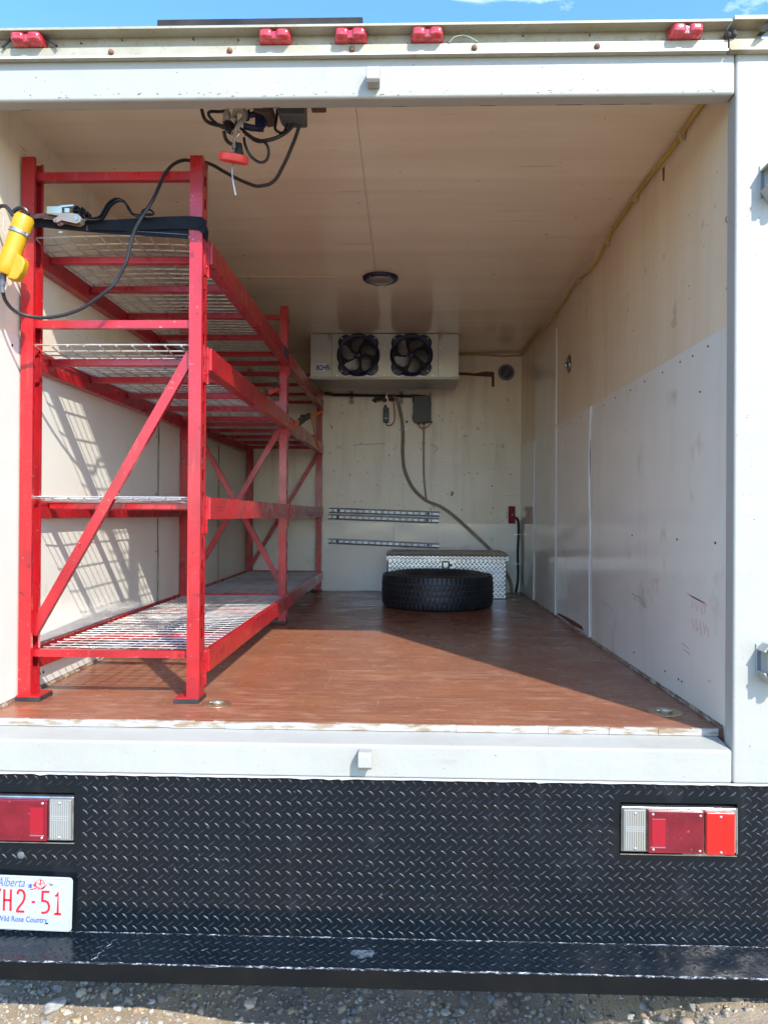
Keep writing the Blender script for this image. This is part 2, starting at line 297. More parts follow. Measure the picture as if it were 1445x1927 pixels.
def wpos(o):
    p = Vector((0, 0, 0))
    while o: p += o.location; o = o.parent
    return p
def attach(ob, parent):
    q = wpos(parent); ob.parent = parent; ob.location = ob.location - q
def thing(name, label, cat, loc, group=None):
    o = bpy.data.objects.new(name, None); COL.objects.link(o); o.location = loc; o.empty_display_size = 0.1
    o['label'] = label; o['category'] = cat
    if group: o['group'] = group
    return o
def tag(o, label, cat, group=None):
    o['label'] = label; o['category'] = cat
    if group: o['group'] = group
    return o
def clone(o, off, parent='same'):
    c = o.copy(); COL.objects.link(c); c.location = o.location + Vector(off)
    if parent != 'same': c.parent = parent; c.location = o.location
    for ch in list(o.children):
        clone(ch, (0, 0, 0), c)
    return c
def text(name, body, m, parent, loc, size, sx=1.0, rot=(math.pi / 2, 0, 0), ext=0.0004, shear=0.0, off=0.0, align='LEFT'):
    cu = bpy.data.curves.new(name, 'FONT'); cu.body = body; cu.size = size; cu.extrude = ext; cu.shear = shear; cu.offset = off
    cu.align_x = align; cu.resolution_u = 4
    t = bpy.data.objects.new(name, cu); COL.objects.link(t)
    me = bpy.data.meshes.new_from_object(t); bpy.data.objects.remove(t); bpy.data.curves.remove(cu)
    me.materials.clear(); me.materials.append(m)
    for v in me.vertices: v.co.x *= sx
    o = bpy.data.objects.new(name, me); COL.objects.link(o); o.location = loc; o.rotation_euler = rot
    if parent: attach(o, parent)
    return o

# ------------------------------------------------------------------ key dimensions (metres)
XL, XR = -1.2985, 0.947        # inside faces of the side walls
YB = 5.98                      # front bulkhead
ZF, ZC = 0.87, 2.823           # floor, ceiling
YF, YI = 2.0936, 2.149         # rear frame face / inner edge
JL, JR = -1.2835, 0.9325       # opening jambs
OL, OR = -1.452, 1.10          # outer sides

# ------------------------------------------------------------------ ground
def gz(x, y):
    t = max(0.0, min(1.0, (x - 0.38) / 0.52)); t = t * t * (3 - 2 * t)
    fade = max(0.0, 1 - max(0.0, abs(y - 2.15) - .25) / 1.6)
    b = 0.185 * t * fade
    c_ = max(0.0, min(1.0, (x + 0.80) / 0.35)); c_ = c_ * c_ * (3 - 2 * c_)
    b -= 0.13 * c_ * (1 - t) * fade
    return b + 0.012 * noise.noise(Vector((x * 3, y * 3, 0))) * max(0.0, 1 - max(abs(x), abs(y - 2)) / 12) + 0.005 * noise.noise(Vector((x * 14, y * 14, 3)))
def axis(fine0, fine1, step, far):
    a = []; x = fine0
    while x <= fine1: a.append(x); x += step
    s_ = step; x = a[-1]
    while x < far: s_ *= 1.35; x += s_; a.append(x)
    s_ = step; x = fine0
    while x > -far: s_ *= 1.35; x -= s_; a.insert(0, x)
    return a
gx, gy = axis(-1.5, 1.4, 0.03, 400), axis(1.85, 2.7, 0.03, 400)
g = MB(); g.v = [(x, y, gz(x, y) if abs(x) < 14 and abs(y) < 14 else -0.005) for y in gy for x in gx]
nx = len(gx); g.f = [(j * nx + i, j * nx + i + 1, (j + 1) * nx + i + 1, (j + 1) * nx + i) for j in range(len(gy) - 1) for i in range(nx - 1)]
go = g.build('ground', M['gravel'], smooth=80); go['kind'] = 'structure'

# pebbles
ico = []
t_ = (1 + 5 ** .5) / 2
for a in ((-1, t_, 0), (1, t_, 0), (-1, -t_, 0), (1, -t_, 0), (0, -1, t_), (0, 1, t_), (0, -1, -t_), (0, 1, -t_), (t_, 0, -1), (t_, 0, 1), (-t_, 0, -1), (-t_, 0, 1)):
    ico.append(Vector(a).normalized())
icf = [(0,11,5),(0,5,1),(0,1,7),(0,7,10),(0,10,11),(1,5,9),(5,11,4),(11,10,2),(10,7,6),(7,1,8),(3,9,4),(3,4,2),(3,2,6),(3,6,8),(3,8,9),(4,9,5),(2,4,11),(6,2,10),(8,6,7),(9,8,1)]
def subd(vs, fs):
    vs = list(vs); mid = {}; nf = []
    def m_(a, b):
        k = (min(a, b), max(a, b))
        if k not in mid: vs.append(((vs[a] + vs[b]) / 2).normalized()); mid[k] = len(vs) - 1
        return mid[k]
    for a, b, c in fs:
        x, y, z = m_(a, b), m_(b, c), m_(c, a); nf += [(a, x, z), (b, y, x), (c, z, y), (x, y, z)]
    return vs, nf
ico1 = subd(ico, icf); ico2 = subd(*ico1)
def rock(mb, c, r, shape=(1, 1, .65), src=(ico, icf), rough=0.3):
    rz = Matrix.Rotation(random.random() * 6.28, 3, 'Z') @ Matrix.Rotation(random.uniform(-.4, .4), 3, 'X')
    seed = Vector((random.random() * 99, random.random() * 99, 0))
    vs = [Vector(c) + rz @ Vector((v.x * shape[0], v.y * shape[1], v.z * shape[2])) * r * (1 + rough * noise.noise(v * 1.3 + seed)) for v in src[0]]
    mb.add(vs, src[1])
pb = MB()
for k in range(9500):
    x, y = random.uniform(-1.45, 1.3), random.uniform(1.95, 2.55)
    r = min(0.015, 0.0022 + random.expovariate(1 / 0.0027))
    rock(pb, (x, y, gz(x, y) + r * .2), r, (1, random.uniform(.6, .95), random.uniform(.5, .8)), ico1 if r > .006 else (ico, icf), .75)
for k in range(2600):
    x, y = random.uniform(-3.5, 3.5), random.uniform(-1.5, 6)
    r = 0.005 + random.expovariate(1 / 0.008)
    rock(pb, (x, y, gz(x, y) + r * .2), min(r, .035), (1, random.uniform(.6, .95), random.uniform(.5, .8)))
po = pb.build('gravel', M['stones'], smooth=55); tag(po, 'loose mixed pebbles lying on the dirt below the bumper', 'gravel'); po['kind'] = 'stuff'
def stone(c, r, shape, lab, m=M['big_stone']):
    b = MB(); rock(b, c, r, shape, ico2, .35); tag(b.build('stone', m, smooth=60), lab, 'stone', 'larger stones lying in the gravel')
stone((-1.045, 2.17, .012), .030, (1.25, .7, .6), 'largest pale grey jagged stone in the gravel, lower left below the licence plate')
stone((-0.99, 2.232, .010), .016, (1, .9, .7), 'round pale tan pebble right above the jagged grey stone', mat('tan_stone', (0.45, 0.38, 0.27), 0.8, col2=(.36, .3, .2), nscale=40, bump=.3, bscale=200))
stone((-0.46, 2.205, .010), .017, (1, .95, .75), 'round tan pebble alone in the shaded gravel left of centre', mat('brown_stone', (0.40, 0.33, 0.25), 0.8, col2=(.3, .25, .18), nscale=40, bump=.3, bscale=200))

# ------------------------------------------------------------------ the truck
T = thing('box_truck', 'white box truck seen from behind with its cargo box open, black tread plate bumper below', 'truck', (-0.175, YF, 0))
# door posts, header, sill
MB().box(JR, OR, YF - .0015, YI, .742, 2.8455).build('door_post', M['white_paint'], T, bevel=.008, bseg=3)
MB().box(OL, JL, YF - .0015, YI, .742, 2.8455).build('door_post', M['white_paint'], T, bevel=.008, bseg=3)
MB().box(JL + .0008, JR - .0008, YF, YI, 2.7024, 2.8455).build('header_beam', M['white_paint'], T, bevel=.009, bseg=3)
MB().box(XL, XR, YI + .001, 2.19, 2.735, 2.8756).build('header_backing', M['ply_ceiling'], T)
MB().prism([(YF, .742), (YF, .8365), (2.15, .846), (2.196, .850), (2.196, .742)], 0, JL + .0008, JR - .0008).build('sill_beam', M['white_paint'], T, bevel=.007, bseg=3)
# ragged paint line at the bottom of the white frame
b = MB(); x = OL; vs = []
while x < OR:
    d = random.uniform(.0, .0022) + (.003 if random.random() < .08 else 0)
    vs += [(x, YF - .0022, .744), (x, YF - .0030, .7395 - d), (x, YF - .0002, .7395 - d), (x, YF - .0002, .744)]; x += random.uniform(.008, .03)
b.add(vs, [(i * 4 + k, i * 4 + (k + 1) % 4, i * 4 + 4 + (k + 1) % 4, i * 4 + 4 + k) for i in range(len(vs) // 4 - 1) for k in range(4)])
b.build('paint_edge', mat('fresh_white_bead', (.42, .42, .41), .4), T)
# floor edge lip, painted and chipped
b = MB(); x = JL
while x < JR - .0001:
    x1 = min(JR, x + random.uniform(.03, .12)); b.box(x, x1, 2.188 - random.uniform(0, .005), 2.1955, .851, .8705 + random.uniform(-.002, .0012)); x = x1
b.build('floor_edge', M['edge_paint'], T)
# floor, shell walls
MB().box(XL - .02, XR + .02, 2.196, YB, .80, ZF).build('floor_deck', M['floor'], T)
rs_ = MB().box(XR + .004, OR - .004, YI + .0008, YB + .12, .76, 2.875).build('side_wall', M['outer_skin'], T, label='right side wall')
ls_ = MB().box(OL + .004, XL - .004, YI + .0008, YB + .12, .76, 2.875).build('side_wall', M['outer_skin'], T, label='left side wall')
fw_ = MB().box(XL - .003, XR + .003, YB + .004, YB + .12, .76, 2.875).build('bulkhead', M['outer_skin'], T)
rf_ = MB().box(OL + .002, OR - .002, YI + .003, YB + .125, 2.876, 2.90).build('roof', M['outer_skin'], T)
cl_ = MB().box(XL - .003, XR + .003, 2.191, YB + .003, ZC + .004, 2.8755).build('ceiling', M['outer_skin'], T)
# ceiling boards
xs = [XL - .002, -.167, XR + .002]; ys = [2.1915, 3.62, 4.84, YB]
for i in range(2):
    for j in range(3):
        MB().box(xs[i] + .0012 * i, xs[i + 1] - .0012 * (1 - i), ys[j] + .0004, ys[j + 1] - .0004, ZC, ZC + .0038).build('ceiling_board', M['ply_ceiling'], cl_)
# right wall sheets: plywood upper, glossy liner lower, tall panel near the front
ZS = 2.062
MB().box(XR, XR + .0038, YI + .001, 4.575, ZS - .02, ZC).build('plywood_sheet', M['ply'], rs_)
MB().box(XR, XR + .0038, 4.5765, YB, ZS - .02, ZC).build('plywood_sheet', M['ply'], rs_)
def sheet(y0, y1, z0, z1, p, x=XR, sgn=-1, m=None, name='liner_panel', top_slope=None):
    th = .0035
    xa, xb = (x - th, x) if sgn < 0 else (x, x + th)
    poly = [(y0, z0), (y1, z0), (y1, z1 if top_slope is None else top_slope), (y0, z1)]
    return MB().prism(poly, 0, xa, xb).build(name, m or M['frp'], p, bevel=.0008, bseg=1)
sheet(YI + .002, 3.716, ZF + .012, ZS, rs_)
sheet(3.732, 4.557, ZF + .012, ZS, rs_)
sheet(4.573, 5.325, ZF + .012, 2.668, rs_, top_slope=2.60)
sheet(5.338, YB - .002, ZF + .012, ZS - .004, rs_)
# white seam trims
for pts, r in (([(3.724, ZS - .01), (3.745, 1.88), (3.757, 1.76), (3.742, 1.55), (3.724, 1.42), (3.735, 1.15), (3.724, .885)], .0055),
               ([(4.565, 2.67), (4.567, 2.4), (4.565, 2.07)], .004), ([(4.567, 2.05), (4.563, 1.5), (4.566, .885)], .0035), ([(5.331, 2.05), (5.333, 1.5), (5.331, .885)], .0035)):
    b = MB(); b.ribbon([(XR - .006, y, z) for y, z in cr([(0, *p)[1:] + (0,) for p in pts])] if False else [(XR - .0075, p.x, p.y) for p in cr([(p[0], p[1], 0) for p in pts])], r * 3.2, (0, 1, 0), .006)
    b.build('seam_trim', M['trim'], rs_)
# dark slivers where the bulging trim has lifted
b = MB(); b.prism([(3.735, 1.90), (3.741, 1.90), (3.744, 1.80), (3.738, 1.70)], 0, XR - .0055, XR - .0038)
b.prism([(3.738, 1.13), (3.746, 1.10), (3.744, .89), (3.736, .89)], 0, XR - .0055, XR - .0038); b.split('lifted_gap', M['dark_gap'], rs_)
# rivets along the liner edges
b = MB()
def rivet(y, z, r=.0035):
    b.cyl((XR - .0035, y, z), (XR - .0055, y, z), r, 8)
for i, y in enumerate([2.30, 2.42, 2.53, 2.70, 2.90, 3.08, 3.30, 3.50, 3.95, 4.2, 4.45]): rivet(y, ZS - .03 - .004 * (i % 2))
for y in (2.24, 2.55, 3.05): rivet(y, 1.42 + .03 * (y - 2.2) * 0, .004)
for y in (2.5, 2.53, 2.66, 3.02): rivet(y, .94)
for z in (1.0, 1.2, 1.41, 1.6, 1.8, 2.0):
    rivet(4.585, z, .004); rivet(5.35, z, .004)
for z in (2.2, 2.35, 2.5): rivet(4.60, z, .005)
rivet(2.36, 1.90)
b.split('rivet', M['dark_gap'], rs_)
# caulk line along the foot of both walls
def caulk(x, sgn, parent, y0=2.2):
    b = MB(); y = y0; h0 = .012
    while y < YB - .02:
        y1 = y + random.uniform(.02, .07); h1 = random.uniform(.004, .015)
        w0, w1 = random.uniform(.004, .012), random.uniform(.004, .012)
        b.add([(x, y, ZF), (x + sgn * w0, y, ZF + .0005), (x + sgn * .0055, y, ZF + h0), (x, y1, ZF), (x + sgn * w1, y1, ZF + .0005), (x + sgn * .0055, y1, ZF + h1),
               (x, y, ZF + h0), (x, y1, ZF + h1)], [(1, 4, 5, 2), (2, 5, 7, 6), (0, 1, 2, 6), (3, 7, 5, 4), (0, 3, 4, 1)])
        y = y1; h0 = h1
    b.build('caulk_bead', M['seal'], parent)
caulk(XR + .001, -1, rs_); caulk(XL - .001, 1, ls_)
MB().prism([(3.86, .897), (3.90, .915), (4.10, .915), (4.48, .905), (4.50, .893), (4.3, .891), (4.1, .886)], 0, XR - .0052, XR - .0036).build('torn_patch', M['exposed'], rs_)
# faded marker scribbles and scuffs on the right liner
def scrib(strokes, m, name='marker_scribble', w_=.004):
    b = MB()
    for s in strokes: b.ribbon([(XR - .0041, y, z) for y, z in s], w_, (0, .5, .8), .0006)
    b.build(name, m, rs_)
scrib([[(2.79, 1.255), (2.785, 1.215)], [(2.765, 1.253), (2.74, 1.25), (2.755, 1.235), (2.735, 1.228), (2.755, 1.212)], [(2.80, 1.258), (2.735, 1.262)]], M['marker_red'])
scrib([[(2.46, 1.243), (2.36, 1.232), (2.30, 1.222)], [(2.42, 1.225), (2.41, 1.20)], [(2.39, 1.222), (2.375, 1.195), (2.36, 1.222)], [(2.345, 1.22), (2.34, 1.19)], [(2.325, 1.218), (2.31, 1.205), (2.325, 1.195)], [(2.43, 1.238), (2.31, 1.228)]], M['marker_red'])
scrib([[(2.42, 1.165), (2.40, 1.13)], [(2.385, 1.17), (2.38, 1.13), (2.36, 1.145)], [(2.35, 1.165), (2.34, 1.12)], [(2.325, 1.165), (2.315, 1.13), (2.30, 1.16)], [(2.29, 1.155), (2.285, 1.125)]], M['marker_red'])
scrib([[(2.29, .992), (2.268, .990)]], M['marker_red'])
scrib([[(3.05, 1.18), (2.98, 1.172)], [(2.98, 1.178), (2.93, 1.172), (2.88, 1.150)], [(2.96, 1.165), (2.90, 1.145)], [(2.90, 1.16), (2.87, 1.14)], [(3.02, 1.165), (2.99, 1.155)]], M['marker_black'], 'scuff_mark')
scrib([[(3.50, 1.10), (3.47, 1.085), (3.44, 1.095), (3.41, 1.08), (3.37, 1.085), (3.33, 1.075)]], M['marker_blue'])
scrib([[(2.50, 1.07), (2.44, 1.062)], [(2.49, 1.052), (2.43, 1.045)]], M['marker_black'], 'scuff_mark', .002)
# left wall sheets
MB().box(XL - .0038, XL, YI + .001, 3.78, 2.05, ZC).build('plywood_sheet', M['ply_back'], ls_)
MB().box(XL - .0038, XL, 3.7815, YB, 2.05, ZC).build('plywood_sheet', M['ply_back'], ls_)
for y0, y1 in ((YI + .002, 3.781), (3.797, 5.02), (5.036, YB - .002)):
    sheet(y0, y1, ZF + .012, 2.088, ls_, XL, 1, M['frp_left'])
for y in (3.789, 5.028):
    b = MB(); b.ribbon([(XL + .006, p.x, p.y) for p in cr([(y, .88, 0), (y + .006, 1.2, 0), (y - .003, 1.5, 0), (y + .005, 1.8, 0), (y, 2.08, 0)])], .006, (0, 1, 0), .003)
    b.build('seam_trim', M['seal'], ls_)
b = MB()
for y, z in ((2.36, 2.05), (2.60, 1.53), (2.56, .925), (2.585, .925), (3.0, 2.06), (3.3, 1.56), (3.5, 2.06), (3.76, 1.9), (3.76, 1.6), (3.76, 1.3), (3.76, 1.0)):
    b.cyl((XL + .0035, y, z), (XL + .0055, y, z), .0045, 8)
b.split('rivet', M['dark_gap'], ls_)
# bulkhead sheets
MB().box(XL, -.166, YB, YB + .0038, 1.40, ZC).build('plywood_sheet', M['ply_back'], fw_)
MB().box(-.1645, XR, YB, YB + .0038, 1.40, ZC).build('plywood_sheet', M['ply_back'], fw_)
MB().box(XL, -.0885, YB - .0035, YB, ZF + .004, 1.434).build('liner_panel', M['frp'], fw_, bevel=.0008, bseg=1)
MB().box(-.0865, XR - .004, YB - .0035, YB, ZF + .004, 1.430).build('liner_panel', M['frp'], fw_, bevel=.0008, bseg=1)
b = MB()   # torn strip beside the evaporator
b.prism([(.40, 2.672), (.52, 2.668), (.56, 2.662), (.62, 2.672), (.665, 2.678), (.725, 2.672), (.727, 2.552), (.704, 2.552), (.704, 2.632), (.60, 2.638), (.50, 2.645), (.40, 2.650)], 1, YB - .0025, YB - .0008)
b.build('torn_patch', M['exposed'], fw_)
b = MB()   # nail holes and nicks
for k in range(44):
    x, z = random.uniform(-.62, .9), random.uniform(1.5, 2.45)
    if random.random() < .6: b.cyl((x, YB - .0015, z), (x, YB + .001, z), random.uniform(.003, .006), 7)
    else:
        a = random.uniform(-.8, .8) + (math.pi / 2 if random.random() < .6 else 0); l_ = random.uniform(.01, .03)
        b.bar((x, YB - .0006, z), (x + math.cos(a) * l_, YB - .0006, z + math.sin(a) * l_), .0015, random.uniform(.003, .006))
b.bar((-.43, YB - .0006, 2.07), (-.16, YB - .0006, 2.085), .0015, .003)
b.bar((.38, YB - .0006, 1.655), (.395, YB - .0006, 1.69), .0015, .012)
b.build('nail_holes', M['exposed'], fw_, kind='stuff')
# roof rail (aluminium channel) with bolts
rl = MB()
rl.box(OL, .9035, 2.078, 2.092, 2.8205, 2.848); rl.box(OL, .9035, 2.074, 2.092, 2.8145, 2.8202)
rl.box(OL, .9035, 2.0925, 2.12, 2.8465, 2.886); rl.box(OL, .9035, 2.052, 2.0922, 2.8825, 2.8862); rl.box(OL, .9035, 2.049, 2.0518, 2.8805, 2.8885)
rl = rl.build('roof_rail', M['rail'], T, bevel=.0012, bseg=1)
MB().box(OL, .9035, 2.072, 2.0738, 2.8140, 2.8192).build('rail_edge', M['trim'], rl)
for x, z in ((-.856, 2.8325), (-.511, 2.8325), (-.159, 2.8325), (.190, 2.8325), (.537, 2.8325)):
    MB().lathe((x, 2.078, z), [(0, -.0085), (.0035, -.008), (.0075, -.005), (.0085, -.001), (.0085, .0002)], 14, (0, 1, 0)).build('bolt', M['rust'], rl, smooth=True)
b = MB()
for x, z in ((-.83, 2.876), (-.62, 2.876), (-.49, 2.872), (.33, 2.875), (.52, 2.874), (-.95, 2.868)):
    b.cyl((x, 2.0922, z), (x, 2.0885, z), .0032, 8)
b.split('screw', M['rust'], rl)
ck = MB()
ck.box(.9065, OR, 2.076, 2.092, 2.8205, 2.850); ck.box(.9065, OR, 2.070, 2.092, 2.8135, 2.8202); ck.box(.9065, 1.005, 2.0925, 2.12, 2.8465, 2.890)
ck.prism([(.9065, 2.882), (1.06, 2.882), (1.06, 2.8955), (.9065, 2.8955)], 1, 2.044, 2.12)
ck.build('corner_cap', M['dirty_rail'], T, bevel=.002, bseg=1)
MB().prism([(.978, 2.851), (.992, 2.851), (1.03, 2.881), (1.006, 2.881)], 1, 2.05, 2.07).build('corner_gusset', M['dark_gap'], T)
b = MB()
for k in range(9): rock(b, (.902 + random.uniform(-.008, .022), 2.078 + random.uniform(-.01, .01), 2.866 + random.uniform(-.012, .010)), random.uniform(.006, .011), (1, .7, 1), ico1, .5)
b.bar((.903, 2.088, 2.865), (.902, 2.088, 2.838), .003, .006); b.build('old_sealant', M['putty'], T, smooth=60)
tag(MB().box(-.752, -.134, 2.16, 2.55, 2.915, 2.983).build('roof_plate', M['rust'] if False else mat('dark_roof_plate', (.022, .022, .026), .8, spec=.2, col2=(.045, .04, .038), nscale=12, bump=.3, bscale=50), bevel=.003),
    'flat dark grey plate lying on the truck roof behind the red marker lights', 'plate')
# marker lights
def marker(x, z0=2.8495):
    m_ = MB(); w_ = .094
    m_.box(x - w_ / 2, x + w_ / 2, 2.076, 2.0918, z0, z0 + .030); m_.box(x - .012, x + .012, 2.054, 2.0758, z0 + .001, z0 + .025)
    base = m_.build('marker_light', M['marker_lens'], T, bevel=.003)
    for s in (-1, 1):
        c = x + s * .0238
        prof = []
        q = MB(); n = 7; m2 = 6
        vs = []; fs = []
        for j in range(m2 + 1):
            for i in range(n + 1):
                u = -1 + 2 * i / n; v = -1 + 2 * j / m2
                d = (1 - abs(u) ** 4.5) * (1 - abs(v) ** 4.5)
                sq = 1 - .14 * v * v * (1 if s * u > 0 else .35); vs.append((c + u * .0232 * sq, 2.076 - .030 * max(d, 0) ** .28, z0 + .0152 + v * .0152))
        for j in range(m2):
            for i in range(n): fs.append((j * (n + 1) + i, j * (n + 1) + i + 1, (j + 1) * (n + 1) + i + 1, (j + 1) * (n + 1) + i))
        q.add(vs, fs); q.build('lens', M['marker_lens'], base, smooth=70)
    b = MB()
    for s in (-1, 1): b.cyl((x + s * .058, 2.0922, z0 + .006), (x + s * .058, 2.089, z0 + .006), .003, 8)
    b.split('screw', M['rust'], base)
    return base
for x in (-1.095, -.379, -.1625, .056, .782): marker(x)
b = MB(); b.tube(cr([(-1.172, 2.07, 2.845), (-1.158, 2.072, 2.862), (-1.138, 2.074, 2.876), (-1.09, 2.070, 2.8785), (-1.05, 2.074, 2.876), (-1.028, 2.070, 2.862), (-1.010, 2.066, 2.845)]), .0045, 7)
tag(b.build('rubber_strip', M['rubber'], smooth=True), 'black rubber strip arched over the leftmost red marker light', 'rubber strip')
b = MB(); b.tube(cr([(.118, 2.076, 2.848), (.135, 2.07, 2.860), (.165, 2.07, 2.863), (.20, 2.076, 2.849)]), .0018, 6)
tag(b.build('loose_wire', mat('pale_wire', (.3, .36, .28), .5), smooth=True), 'thin loose wire curling out of the roof rail right of the middle marker lights', 'wire')
# header and sill hooks
def hookp(x, z, parent, name='door_stop'):
    b = MB(); w_ = .039
    out_ = [(YF, z + .048), (YF - .035, z + .048), (YF - .046, z + .040), (YF - .046, z + .008), (YF - .038, z), (YF - .030, z + .001),
            (YF - .030, z + .006), (YF - .039, z + .010), (YF - .039, z + .036), (YF - .033, z + .041), (YF, z + .041)]
    b.prism(out_, 0, x - w_ / 2, x + w_ / 2)
    b.box(x - w_ / 2 + .003, x + w_ / 2 - .001, YF - .0385, YF - .001, z + .004, z + .0405)
    return b.build(name, M['white_paint'], parent, bevel=.0025)
hookp(-.097, 2.724, T); hookp(-.108, .779, T)
# paint chips and dirt flecks on the white frame
b = MB(); rc = random.Random(5)
for k in range(150):
    q = rc.random()
    if q < .45: x, z = rc.uniform(-1.15, .92), 2.7024 + rc.uniform(.008, .020)
    elif q < .65: x, z = rc.uniform(-1.15, .92), rc.uniform(2.72, 2.80)
    elif q < .85: x, z = rc.uniform(.94, 1.0), rc.uniform(.8, 2.78)
    else: x, z = rc.uniform(-1.15, .92), rc.uniform(.755, .83)
    rx, rz = rc.uniform(.0008, .0045) * (1.6 if q < .45 else .7), rc.uniform(.0006, .0018); yy = YF - (.0018 if x > JR else .0003)
    n_ = 6; b.prism([(x + rx * math.cos(a) * rc.uniform(.6, 1.2), z + rz * math.sin(a) * rc.uniform(.6, 1.2)) for a in [2 * math.pi * i / n_ for i in range(n_)]], 1, yy, yy + .001)
b.build('paint_chips', mat('chipped_primer', (.20, .16, .11), .8, col2=(.08, .05, .03), nscale=60), T, kind='stuff')
b = MB(); x = -1.15
while x < .9:
    l_ = rc.uniform(.01, .09)
    if rc.random() < .45: b.box(x, x + l_, 2.1385, 2.1385 + rc.uniform(.001, .0025), 2.7019, 2.7026)
    x += l_ + rc.uniform(.01, .06)
b.build('paint_cracks', M['dark_gap'], T, kind='stuff')
# door hinge brackets on the right post
def hinge(z0, z1, xl, slot):
    b = MB(); xc = xl + .032
    b.box(xl, xl + .10, YF - .0055, YF - .0018, z0 + .012, z1 - .004)
    b.prism([(xl, z1 - .02), (xl + .018, z1), (xl + .10, z1), (xl + .10, z1 - .007), (xl + .02, z1 - .008), (xl + .006, z1 - .023)], 1, YF - .05, YF - .006)
    b.prism([(xl, z0 + .03), (xl + .02, z0), (xl + .10, z0), (xl + .10, z0 + .007), (xl + .022, z0 + .008), (xl + .006, z0 + .032)], 1, YF - .05, YF - .006)
    b.box(xl + .0135, xl + .0275, YF - .062, YF - .040, z0 + .006, z1 - .006)
    b.cyl((xl + .045, YF - .05, z0 - .006), (xl + .045, YF - .05, z1 + .006), .013, 14)
    h = b.build('hinge_bracket', M['white_paint'], T, bevel=.002)
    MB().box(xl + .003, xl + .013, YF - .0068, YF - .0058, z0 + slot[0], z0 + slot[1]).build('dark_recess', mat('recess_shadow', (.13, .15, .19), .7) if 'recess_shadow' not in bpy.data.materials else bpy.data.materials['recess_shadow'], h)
hinge(2.392, 2.500, .998, (.012, .092)); hinge(1.036, 1.146, .994, (.025, .085))
MB().lathe((XR - .010, 2.152, 2.37), [(0, -.004), (.008, -.004), (.01, 0)], 12, (1, 0, 0)).build('snap_clip', M['screw'], T, smooth=True)

# ------------------------------------------------------------------ black tread plate bumper
YP, YO, ZP, ZK = 2.0996, 1.9646, .2785, .2209
bp_ = MB()
holes = [(-1.284, -.956, .535, .682), (.619, .949, .533, .683)]
bp_.box(OL, holes[0][0], YP, YP + .004, ZP, .7415); bp_.box(holes[0][1], holes[1][0], YP, YP + .004, ZP, .7415); bp_.box(holes[1][1], OR, YP, YP + .004, ZP, .7415)
for h in holes: bp_.box(h[0], h[1], YP, YP + .004, ZP, h[2]); bp_.box(h[0], h[1], YP, YP + .004, h[3], .7415)
B_ = bp_.build('tread_plate_bumper', M['black_paint'], T)
MB().prism([(YP, ZP), (YO, ZP - .004), (YO, ZP - .009), (YP + .004, ZP - .005)], 0, OL, OR).build('bumper_step', M['step_paint'], B_)
MB().box(OL, OR, YO + .001, YO + .007, ZK, ZP - .0092).build('bumper_skirt', M['black_matt'], B_)
MB().box(OL, OR, YP + .03, YP + .04, .30, .75).build('light_backing', M['dark_gap'], B_)
# raised lugs, one small curved ridge each
def lug(mb, c, u, v, n_, ang, L_=.0122, W_=.0026, H_=.0016, curve=.0022):
    c = Vector(c); e1 = u * math.cos(ang) + v * math.sin(ang); e2 = -u * math.sin(ang) + v * math.cos(ang)
    top = []; N = 6; vs = []
    for i in range(N + 1):
        t = -1 + 2 * i / N; wv = W_ * (1 - t * t) ** .6 if abs(t) < 1 else 0
        p = c + e1 * (L_ * t) + e2 * (curve * (1 - t * t))
        vs += [p - e2 * wv, p + n_ * H_ * (1 - t ** 4), p + e2 * wv]
    fs = []
    for i in range(N):
        a = i * 3; fs += [(a, a + 3, a + 4, a + 1), (a + 1, a + 4, a + 5, a + 2)]
    mb.add(vs, fs)
def lugs(mb, o, u, v, n_, nu, nv, pu, pv, skip=None, **kw):
    o, u, v, n_ = map(Vector, (o, u, v, n_))
    for j in range(nv):
        for i in range(nu):
            for k in (0, 1):
                a, c = (i + .5 * k) * pu, (j + .5 * k) * pv
                if a > (nu - .4) * pu or c > (nv - .4) * pv: continue
                p = o + u * a + v * c + n_ * .0001
                if skip and skip(p): continue
                lug(mb, p, u, v, n_, R(-42 if k == 0 else 38) + random.uniform(-.04, .04), curve=(.0022 if k == 0 else -.0018), **kw)
lg = MB()
def skp(p): return any(h[0] - .016 < p.x < h[1] + .016 and h[2] - .014 < p.z < h[3] + .014 for h in holes) or (-1.268 < p.x < -.942 and .278 < p.z < .462)
lugs(lg, (OL + .02, YP, ZP + .014), (1, 0, 0), (0, 0, 1), (0, -1, 0), 84, 14, .0298, .0335, skp)
o = lg.build('tread_lugs', M['lug_paint'], B_, smooth=50, kind='stuff')
lg = MB(); lugs(lg, (OL + .02, YO + .018, ZP - .0036), (1, 0, 0), (0, 1, .03), (0, -.03, 1), 84, 4, .0298, .0335)
lg.build('step_lugs', M['lug_paint'], B_, smooth=50, kind='stuff')
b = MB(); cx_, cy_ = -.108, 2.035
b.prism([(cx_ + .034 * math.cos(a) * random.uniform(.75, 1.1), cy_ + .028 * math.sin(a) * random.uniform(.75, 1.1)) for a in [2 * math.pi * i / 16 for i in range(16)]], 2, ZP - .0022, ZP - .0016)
b.build('step_glint', mat('pale_glint_paint', (.09, .12, .15), .35, col2=(.015, .02, .028), nscale=45, nlo=.45, nhi=.6), B_)  # sun glint on the step, painted as a pale mottled patch
